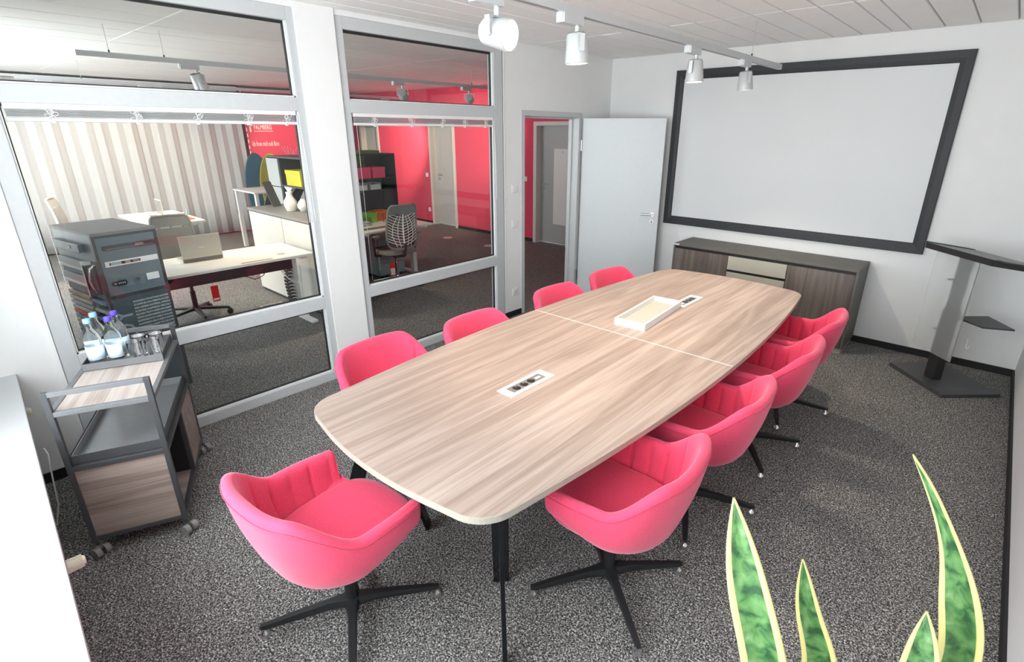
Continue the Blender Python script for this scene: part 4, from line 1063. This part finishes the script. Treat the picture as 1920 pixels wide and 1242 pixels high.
# --- office swivel chair
def swivel_chair(loc, rz, label, base_mat, frame, web, back_w=.44, z0=.52, z1=1.05, tag_side=1, tag_y=-.261):
    # front is +Y; the back stands at -Y
    r = thing('office_chair', label, 'office chair', loc, rz, 'office swivel chairs')
    for k in range(5):
        a = 2 * PI * k / 5 + .3; dx, dy = math.cos(a), math.sin(a)
        l = MB().bar((dx * .03, dy * .03, .105), (dx * .31, dy * .31, .075), .05, .03, w2=.03, h2=.022).build('base_arm', base_mat, r, bev=.004)
        for s in (-1, 1): MB().cyl((dx * .31 - dy * s * .006, dy * .31 + dx * s * .006, .03), (dx * .31 - dy * s * .024, dy * .31 + dx * s * .024, .03), .029, n=16).build('castor_wheel', 'socket_black', l)
        MB().cyl((dx * .31, dy * .31, .03), (dx * .31, dy * .31, .075), .008, n=8).build('castor_stem', 'socket_black', l)
    MB().cyl((0, 0, .085), (0, 0, .13), .045, .035, n=18).build('hub', base_mat, r, smooth=40); MB().cyl((0, 0, .13), (0, 0, .30), .026, n=16).cyl((0, 0, .30), (0, 0, .40), .016, n=14).build('gas_lift', 'chrome' if base_mat == 'chrome' else 'black_metal', r, smooth=40)
    B('mechanism', 'graphite', -.08, .08, -.14, .12, .385, .43, r, .01)
    m = MB(); ol = []
    for i in range(40):
        t = 2 * PI * i / 40; c, s_ = math.cos(t), math.sin(t); ol.append((math.copysign(abs(c) ** .6, c) * .245, math.copysign(abs(s_) ** .6, s_) * .235 + .02))
    rg = [(.85, .425), (1, .44), (1, .465), (.95, .482), (.6, .490)]
    m.add([(x * s, y * s, z) for s, z in rg for x, y in ol], [(k * 40 + i, k * 40 + (i + 1) % 40, (k + 1) * 40 + (i + 1) % 40, (k + 1) * 40 + i) for k in range(4) for i in range(40)] + [tuple(range(39, -1, -1)), tuple(160 + i for i in range(40))]).build('seat', 'office_grey', r, smooth=50)
    # back frame: rounded, narrower at the top
    hb = back_w / 2; H = z1 - z0
    def bp(u, v, off=0.0):    # u -1..1, v 0..1
        wv = hb * (1.0 - .18 * v) * (1 - .25 * max(0, .18 - v) / .18)
        return Vector((u * wv, -.215 - .06 * v - .05 * (1 - u * u) * (1 - v * .5) + .03 * math.sin(v * PI) + off, z0 + H * v))
    ring = [(-1, .1), (-.94, .03), (-.6, 0), (0, -.005), (.6, 0), (.94, .03), (1, .1), (1, .3), (1, .55), (1, .85), (.97, .95), (.85, 1.0), (0, 1.005), (-.85, 1.0), (-.97, .95), (-1, .85), (-1, .55), (-1, .3), (-1, .1)]
    MB().tube([bp(u, v) for u, v in ring], .014, 8).build('back_frame', frame, r, smooth=70)
    m = MB(); vs = [bp(u, v) + Vector((0, s, 0)) for s in (-.008, .008) for v in (.80, .90, 1.0) for u in (-.97, -.5, 0, .5, .97)]
    fs = []
    for l in (0, 15):
        for i in range(2):
            for j in range(4): fs.append((l + i * 5 + j, l + i * 5 + j + 1, l + (i + 1) * 5 + j + 1, l + (i + 1) * 5 + j))
    m.add(vs, fs); m.build('head_band', frame, r, smooth=70)
    sp = MB().tube([bp(0, v / 10) for v in range(1, 9)], .010, 8).build('spine', web, r)
    for k in range(11):
        v = .10 + k * .065
        for s in (-1, 1):
            MB().tube([bp(0, v - .03), bp(s * .35, v + .0), bp(s * .7, v + .05), bp(s * .96, v + .11 if v < .7 else .79)], .0050, 6).build('rib', web, sp)
    for s in (-1, 1):
        for uu in (.35, .68): MB().tube([bp(s * uu * .75, .05), bp(s * uu, .3), bp(s * uu * .95, .55), bp(s * uu * .5, .78)], .0042, 6).build('rib', web, sp)
    mb = MB().box(-1, 1, -1, 1, 0, 0.001) if False else MB()
    vs = [bp(u, v, .016) for v in (.03, .25, .5, .78) for u in (-.93, -.45, 0, .45, .93)] + [bp(u, v, .019) for v in (.03, .25, .5, .78) for u in (-.93, -.45, 0, .45, .93)]
    fs = [(l + i * 5 + j, l + i * 5 + j + 1, l + (i + 1) * 5 + j + 1, l + (i + 1) * 5 + j) for l in (0, 20) for i in range(3) for j in range(4)]
    MB().add(vs, fs).build('mesh_cover', 'graphite' if web == 'ceramic' else frame, r, smooth=70)
    MB().tube([(0, -.12, .40), (0, -.22, .42), (0, -.265, .50), bp(0, .12, -.02)], .020, 8).build('back_support', 'graphite', r, smooth=60)
    for s in (-1, 1):
        MB().tube([(s * .20, .0, .41), (s * .28, .0, .42), (s * .29, -.01, .55), (s * .29, 0, .655)], .015, 8).build('arm_post', 'graphite', r, smooth=60); B('arm_pad', 'office_grey', s * .29 - .04, s * .29 + .04, -.11, .13, .655, .685, r, .012)
    tgx = tag_side * .19
    tg = B('hang_tag', 'red_tag', tgx - .035, tgx + .035, tag_y - .001, tag_y + .001, .20, .37, r)
    B('tag_label', 'paper', tgx - .028, tgx + .028, tag_y - .0025 if tag_y < 0 else tag_y + .0012, tag_y - .0012 if tag_y < 0 else tag_y + .0025, .215, .30 if base_mat == 'chrome' else .235, tg); MB().cyl((tgx, tag_y, .37), (tgx * .8, tag_y * .77, .43), .0015, n=5).build('tag_string', 'red_tag', tg)
    return r
swivel_chair((-1.97, -1.80, 0), math.radians(83), 'grey office chair with white ribbed back and chrome base', 'chrome', 'office_grey', 'ceramic', tag_side=-1)
swivel_chair((-2.47, -4.01, 0), math.radians(-92), 'grey office chair with dark base behind the laptop desk', 'black_metal', 'office_grey', 'office_grey', back_w=.42, tag_side=-.8, tag_y=.23)
swivel_chair((-5.35, -4.32, 0), math.radians(-20), 'pale office chair by the cream curtain', 'chrome', 'light_grey', 'light_grey')

# --- office sideboard seen from its back, with shelf unit behind
os_ = thing('office_sideboard', 'grey topped office cabinet with white rear panels', 'cabinet', (-2.19, -2.865, 0))
B('carcass', 'graphite', -.87, .87, -.212, .225, .02, .995, os_); B('top', 'mid_grey', -.875, .875, -.232, .232, .995, 1.025, os_, .002); B('plinth', 'graphite', -.85, .85, -.20, .20, 0, .02, os_)
B('rear_panel', 'off_white', -.855, -.004, -.224, -.2125, .045, .985, os_, .001); B('rear_panel', 'off_white', .008, .858, -.224, -.2125, .045, .985, os_, .001)
su = thing('shelf_unit', 'tall grey shelf unit with open back behind the office cabinet', 'shelf', (-2.95, -2.41, 0))
xl, xm, xr_, yf, yk = -.528, -.20, .60, -.19, .17
B('side_board', 'graphite', xl, xl + .02, yf, yk, 0, 1.57, su); B('side_board', 'graphite', xm, xm + .02, yf, yk, 0, 1.57, su); B('side_board', 'graphite', xr_ - .02, xr_, yf, yk, 0, 1.57, su)
B('top', 'graphite', xl, xr_, yf, yk, 1.57, 1.59, su); B('shelf_board', 'graphite', xm + .02, xr_ - .02, yf, yk, 1.23, 1.25, su); B('shelf_board', 'graphite', xm + .02, xr_ - .02, yf, yk, .85, .87, su); B('shelf_board', 'graphite', xl + .02, xr_ - .02, yf, yk, .05, .07, su)
B('front_panel', 'light_grey', xl + .006, xm - .002, yf - .012, yf - .001, 1.225, 1.562, su); B('front_panel', 'light_grey', xl + .006, xm - .002, yf - .012, yf - .001, .05, 1.215, su)
B('back_panel', 'mid_grey', .10, xr_ - .02, yk - .012, yk - .002, 1.25, 1.57, su)
m = MB(); m.add([(xm + .03, yf + .01, 1.228), (.06, yf + .01, 1.228), (-.06, yf + .01, 1.15), (-.06, yf + .06, 1.15), (xm + .03, yf + .06, 1.228), (.06, yf + .06, 1.228)], [(0, 1, 2), (3, 5, 4), (0, 2, 3, 4), (1, 5, 3, 2), (0, 4, 5, 1)]); m.build('folded_panel', 'ceramic', su)
m = MB(); m.add([(.10, yf + .02, 1.02), (.34, yf + .02, 1.22), (.34, yf + .02, .90), (.10, yf + .05, 1.02), (.34, yf + .05, 1.22), (.34, yf + .05, .90)], [(0, 1, 2), (3, 5, 4), (0, 3, 4, 1), (1, 4, 5, 2), (2, 5, 3, 0)]); m.build('folded_panel', 'mid_grey', su)
B('back_panel', 'mid_grey', xm + .02, xr_ - .02, yk - .012, yk - .002, .87, 1.23, su)
def lid_box(name, label, mat, loc, sx, sy, sz, rz=0, group=None):
    r = thing(name, label, 'box', loc, rz, group)
    B('body', mat, -sx / 2, sx / 2, -sy / 2, sy / 2, .001, sz * .74, r, .003); B('lid', mat, -sx / 2 - .005, sx / 2 + .005, -sy / 2 - .005, sy / 2 + .005, sz * .74, sz, r, .003)
    return r
GB = 'storage boxes in the office'
lid_box('storage_box', 'yellow storage box in the grey shelf unit', 'yellow', (-2.83, -2.46, 1.25), .38, .26, .185, 0, GB)
def twig_vase(loc, h, w, label, twigs):
    r = thing('vase', label, 'vase', loc, 0, 'white vases in the office')
    MB().prism([(-w / 2, -w / 2), (w / 2, -w / 2), (w / 2, w / 2), (-w / 2, w / 2)], .001, h).build('vase_body', 'ceramic', r, bev=.004)
    random.seed(int(h * 1000))
    for k in range(twigs):
        p = Vector((0, 0, h - .02)); pts = [p.copy()]; d = Vector((random.uniform(-.4, .6), random.uniform(-.1, .1), 1))
        for q in range(5): d += Vector((random.uniform(-.5, .5), random.uniform(-.2, .2), 0)); p = p + d.normalized() * .075; pts.append(p.copy())
        MB().tube(pts, .0028, 5).build('twig', 'beige_sample', r)
twig_vase((-5.45, -1.36, .97), .34, .10, 'tall square white vase with dry twigs on the standing table', 6)
twig_vase((-5.50, -1.47, .97), .27, .09, 'short square white vase on the standing table', 0)
ea = thing('display_easel', 'dark A-shaped display stand on the office cabinet', 'stand', (-2.93, -2.86, 1.034))
MB().bar((.115, .02, .002), (-.045, .0, .275), .10, .014, up=(1, 0, .5)).build('front_board', 'graphite', ea); MB().bar((-.10, .0, .002), (.015, .01, .165), .08, .014, up=(1, 0, -.5)).build('rear_strut', 'graphite', ea)
def lathe_vase(loc, prof, label):
    r = thing('vase', label, 'vase', loc, 0, 'white vases in the office'); MB().lathe(prof, 28).build('vase_body', 'ceramic', r, smooth=50); return r
lathe_vase((-2.36, -2.88, 1.0255), [(.045, 0), (.05, .004), (.055, .02), (.072, .07), (.070, .11), (.045, .15), (.032, .18), (.038, .215), (.033, .215), (.027, .18), (.04, .145), (.002, .05)], 'white bottle-shaped vase on the office cabinet')
lathe_vase((-2.22, -2.80, 1.0255), [(.03, 0), (.035, .003), (.062, .045), (.066, .075), (.045, .115), (.025, .13), (.022, .14), (.018, .13), (.002, .06)], 'small round white vase behind the bottle-shaped one')

# --- right part: bench desk with dark shelf and boxes
d3 = desk('desk', 'white bench desk under the dark shelf', -2.72, -1.925, -2.23, -1.205, .74, 'y', False)
B('inlay_strip', 'cabinet_body', .14, .26, -.50, .10, .7401, .7412, d3)  # thin dark strip laid along the desktop
ds = thing('dark_shelf', 'tall anthracite shelf with coloured boxes behind the bench desk', 'shelf', (-2.98, -1.62, 0))
a, y0, y1 = .17, -.55, .50
B('side_board', 'dark_shelf', -a, a, y0, y0 + .022, 0, 1.60, ds); B('side_board', 'dark_shelf', -a, a, y1 - .022, y1, 0, 1.60, ds); B('top', 'dark_shelf', -a, a, y0 + .022, y1 - .022, 1.578, 1.60, ds)
for z in (1.262, 1.105, .855, .40, .03): B('shelf_board', 'dark_shelf', -a, a, y0 + .022, y1 - .022, z, z + .022, ds)
B('back_panel', 'dark_shelf', -a, -a + .012, y0 + .022, y1 - .022, .03, 1.578, ds); B('pin_board', 'moss', -a + .013, -a + .02, y0 + .03, .22, 1.286, 1.575, ds)
B('door', 'dark_shelf', a - .018, a + .001, y0 + .024, .26, .88, 1.10, ds); B('door', 'dark_shelf', a - .018, a + .001, .264, y1 - .024, .88, 1.10, ds)
lid_box('storage_box', 'moss green flat box on top of the dark shelf', 'moss', (-2.98, -1.62, 1.6005), .26, .58, .04, 0, GB)
lid_box('storage_box', 'pink storage box in the dark shelf, next to the frame', 'pink_box', (-2.90, -1.64, 1.284), .22, .215, .145, 0, GB)
lid_box('storage_box', 'pink storage box in the dark shelf, next to its open side', 'pink_box', (-2.90, -1.405, 1.284), .22, .19, .14, 0, GB)
def letter_tray(loc, label):
    r = thing('letter_tray', label, 'tray', loc, 0, 'letter trays in the dark shelf')
    m = MB(); m.box(-.10, .10, -.085, .085, .001, .006); m.box(-.10, .10, -.085, -.08, .006, .09); m.box(-.10, .10, .08, .085, .006, .09); m.box(-.10, -.095, -.08, .08, .006, .09); m.build('tray_body', 'light_grey', r)
    for k in range(4): B('paper_stack', 'paper', -.09, .095, -.075, .075, .008 + k * .016, .02 + k * .016, r)
letter_tray((-2.90, -1.68, 1.1275), 'grey letter tray in the dark shelf, next to the frame'); letter_tray((-2.90, -1.47, 1.1275), 'grey letter tray in the dark shelf, next to its open side')
lid_box('storage_box', 'bright green box on the bench desk', 'green', (-2.60, -1.80, .74), .17, .24, .125, 0, GB)
lid_box('storage_box', 'orange box on the bench desk', 'orange', (-2.66, -1.55, .74), .17, .21, .13, 0, GB)
wb = thing('wire_basket', 'dark wire basket with papers on the bench desk', 'basket', (-2.38, -1.96, .74))
m = MB()
for z in (.003, .035, .068, .10):
    for s in (-1, 1): m.bar((-.06, s * .075, z), (.06, s * .075, z), .003, .003); m.bar((s * .06, -.075, z), (s * .06, .075, z), .003, .003)
for k in range(9):
    y = -.075 + .15 * k / 8
    for s in (-1, 1): m.bar((s * .06, y, .002), (s * .06, y, .101), .002, .002)
m.build('wire_grid', 'socket_black', wb); B('papers', 'paper', -.05, .05, -.065, .065, .003, .05, wb)
rk = thing('pen_rack', 'small wire rack in front of the orange box', 'rack', (-2.50, -1.52, .74)); m = MB()
for s in (-1, 1): m.bar((0, s * .07, .001), (0, s * .07, .11), .004, .004); m.bar((-.04, s * .07, .003), (.04, s * .07, .003), .005, .005)
m.bar((0, -.07, .11), (0, .07, .11), .004, .004); m.bar((0, -.07, .05), (0, .07, .05), .004, .004); m.build('rack_frame', 'graphite', rk)
pd = thing('drawer_pedestal', 'pale blue drawer pedestal under the bench desk', 'pedestal', (-2.52, -1.62, 0)); B('body', 'pale_blue', -.18, .17, -.20, .20, .04, .55, pd, .004)
for k in range(3): B('drawer', 'pale_blue', .1705, .186, -.195, .195, .05 + k * .165, .205 + k * .165, pd, .002)
for s in (-1, 1):
    for q in (-1, 1): MB().cyl((s * .13, q * .15, .0), (s * .13, q * .15, .042), .02, n=12).build('castor', 'socket_black', pd)
# --- floor boxes
for x, y, lb in ((-3.954, .713, 'round pale floor outlet farther from the doorway'), (-2.86, .729, 'round pale floor outlet nearer the doorway')):
    r = thing('floor_outlet', lb, 'floor outlet', (x, y, 0), 0, 'round floor outlets'); MB().lathe([(.09, 0), (.09, .003), (.08, .006), (.002, .006)], 30).build('cover', 'beige_sample', r, smooth=30); MB().lathe([(.05, .006), (.05, .0072), (.002, .0072)], 24).build('lid', 'light_grey', r)
fb = thing('floor_box', 'square carpeted floor box under the laptop desk', 'floor outlet', (-2.29, -3.29, 0)); m = MB(); a, b = .07, .12
m.box(-a, a, -b, -b + .012, 0, .004); m.box(-a, a, b - .012, b, 0, .004); m.box(-a, -a + .012, -b, b, 0, .004); m.box(a - .012, a, -b, b, 0, .004); m.build('rim', 'light_grey', fb); B('lid', 'carpet', -a + .012, a - .012, -b + .012, b - .012, 0, .003, fb)

# --- material sample cabinet close to the glazing
mc = thing('sample_cabinet', 'slate blue material sample cabinet with handles and printed door', 'cabinet', (-1.075, -4.834, 0), math.radians(9.9))
w2, dx, hz = .1955, .33, 1.25
B('frame_side', 'graphite', -dx, dx - .002, w2 - .018, w2, 0, hz, mc); B('top', 'mid_grey', -dx, dx, -w2, w2, hz - .018, hz + .001, mc); B('bottom', 'graphite', -dx, dx - .002, -w2, w2 - .018, 0, .04, mc); B('core', 'graphite', -dx + .01, dx - .03, -w2 + .05, w2 - .018, .04, hz - .018, mc)
for z0, z1 in ((.795, .815),): B('divider', 'graphite', dx - .03, dx - .001, -w2 + .018, w2 - .018, z0, z1, mc)
B('corner_post', 'graphite', dx - .03, dx - .001, -w2, -w2 + .018, .04, hz - .018, mc); B('front_trim', 'graphite', dx - .03, dx - .001, -w2 + .018, w2 - .018, hz - .035, hz - .018, mc)
up = B('upper_door', 'slate_mid', dx - .028, dx - .004, -w2 + .02, w2 - .02, .817, hz - .036, mc)
dn = B('lower_door', 'slate', dx - .028, dx - .004, -w2 + .02, w2 - .02, .045, .793, mc)
fx = dx - .004
def vrow(v): return hz - .018 - v * (.418)
def uy(u): return -w2 + u * 2 * w2
def oval(y0, y1, z, r, x0, x1):
    poly = [(y1 - r + r * math.cos(t), z + r * math.sin(t)) for t in [(-90 + 18 * k) * PI / 180 for k in range(11)]] + [(y0 + r + r * math.cos(t), z + r * math.sin(t)) for t in [(90 + 18 * k) * PI / 180 for k in range(11)]]
    return MB().prism_axis(poly, x0, x1, 'x')
g = oval(uy(.11), uy(.95), vrow(.21), .017, fx, fx + .004).build('grip_recess', 'graphite', up); MB().box(fx + .004, fx + .009, uy(.16), uy(.9), vrow(.21) - .010, vrow(.21) - .006).box(fx + .004, fx + .007, uy(.62), uy(.75), vrow(.21) - .006, vrow(.21) + .008).build('grip_bar', 'steel', g)
g = B('white_grip', 'white_plastic', fx, fx + .006, uy(.10), uy(.93), vrow(.47) - .019, vrow(.47) + .019, up, .003); B('grip_window', 'socket_black', fx + .006, fx + .0068, uy(.16), uy(.64), vrow(.47) - .009, vrow(.47) + .009, g); B('sample_chip', 'tan_sample', fx + .0068, fx + .009, uy(.40), uy(.48), vrow(.47) - .008, vrow(.47) + .008, g); B('sample_chip', 'pale_blue', fx + .0068, fx + .009, uy(.18), uy(.34), vrow(.47) - .008, vrow(.47) + .008, g); B('sample_chip', 'steel', fx + .0068, fx + .009, uy(.52), uy(.62), vrow(.47) - .008, vrow(.47) + .008, g)
B('name_plate', 'print_white', fx, fx + .003, uy(.68), uy(.88), vrow(.78) - .024, vrow(.78) + .024, up)
MB().cyl((fx, uy(.53), vrow(.78)), (fx + .014, uy(.53), vrow(.78)), .011, n=16).build('knob', 'chrome', up, smooth=40)
g = oval(uy(.12), uy(.36), vrow(.80), .016, fx, fx + .006).build('code_lock', 'socket_black', up)
for k in range(4): B('lock_digit', 'print_white', fx + .006, fx + .007, uy(.22 + .03 * k), uy(.232 + .03 * k), vrow(.80) - .006, vrow(.80) + .007, g)
MB().cyl((fx + .006, uy(.17), vrow(.8)), (fx + .009, uy(.17), vrow(.8)), .008, n=12).build('lock_turn', 'steel', g)
FT = (PI / 2, 0, PI / 2)
lines = ['ANFASSEN·STRUCTURE·SICHTEN', 'STOFFE·BLOSS·OBERFLÄCHEN', 'FEEL·FARBEN·MATERIAL·ORDENS', 'FURNIER·INSPIRING·VIELFALT', 'EDGES·TEXTUREN·ERLEBEN', 'VIEWS·AUSPROBIEREN·ERFAHREN', 'EXPERIENCE·WERTVOLLEN', 'INSPIRIEREN·FEATURES·KANTEN', 'BEGREIFEN·VARIETIES·FENSTER', 'COLOURS·EMPFINDEN·SURFACES', 'TRENDS·FABRICS·GLANZ·FEEL', 'EDGES·COLOUR·MATERIALS', 'STOFFE·FARBEN·MATERIAL']
for k, s in enumerate(lines):
    o = text('lettering', s, .017, 'print_white', dn, (fx + .0004, -.055, .742 - k * .0245), FT, .0004)
    o.scale = (.235 / max(o.dimensions.x, .01), 1, 1)
o = text('lettering', 'BODY', .165, 'print_grey', dn, (fx + .0003, -.075, .26), (PI / 2, -PI / 2, PI / 2), .0003)
# left flank: panel with handles above, sample drawers below
B('flank_panel', 'slate_mid', -dx + .02, dx - .03, -w2 + .004, -w2 + .05, .79, hz - .018, mc)
ys = -w2 + .004
def flank(name, mat, x0, x1, z0, z1, d=.02, tilt=0): return B(name, mat, x0, x1, ys - d, ys, z0, z1, mc, .002)
g = flank('profile_handle', 'slate_mid', -.27, .16, 1.11, 1.165, .03); B('profile_shadow', 'graphite', -.268, .158, ys - .031, ys - .030, 1.098, 1.112, g); B('key_plate', 'print_white', -.03, .03, ys - .034, ys - .0305, 1.125, 1.15, g)
for z in (.99, .875):
    g = flank('pull_handle', 'light_grey', -.27, .12, z, z + .055, .022); B('pull_lip', 'white_plastic', -.27, .12, ys - .034, ys - .022, z - .006, z + .006, g)
flank('bar_handle', 'chrome', .145, .165, .80, 1.03, .04); flank('bar_handle', 'white_plastic', .145, .205, 1.03, 1.055, .04)
MB().tube([(.255, ys, 1.03), (.252, ys - .03, 1.01), (.25, ys - .045, .93), (.252, ys - .03, .85), (.255, ys, .83)], .009, 8).build('bow_handle', 'chrome', mc, smooth=60)
MB().box(.262, .272, ys - .012, ys, .83, 1.03).build('bow_plate', 'graphite', mc)
B('flank_post', 'slate_mid', .06, .075, -w2, -w2 + .05, .04, .79, mc)
cols = ['tan_sample', 'beige_sample', 'light_grey', 'beige_sample', 'red_sample', 'blue_sample', 'yellow_sample', 'slate', 'graphite', 'slate', 'slate', 'graphite']
for k, c in enumerate(cols):
    z = .755 - k * .038
    g = B('sample_board', c, -dx + .02, .055, -w2 - .012, -w2 + .05, z, z + .026, mc, .002); B('board_tag', 'light_grey', -.30, -.22, -w2 - .0135, -w2 - .0122, z + .006, z + .016, g)
cols = ['blue_sample', 'light_grey', 'blue_sample', 'beige_sample', 'tan_sample', 'graphite', 'tan_sample', 'light_grey', 'slate', 'graphite']
for k, c in enumerate(cols):
    z = .745 - k * .066
    B('sample_board', c, .08, dx - .035, -w2 - .006, -w2 + .05, z, z + .022, mc, .002)
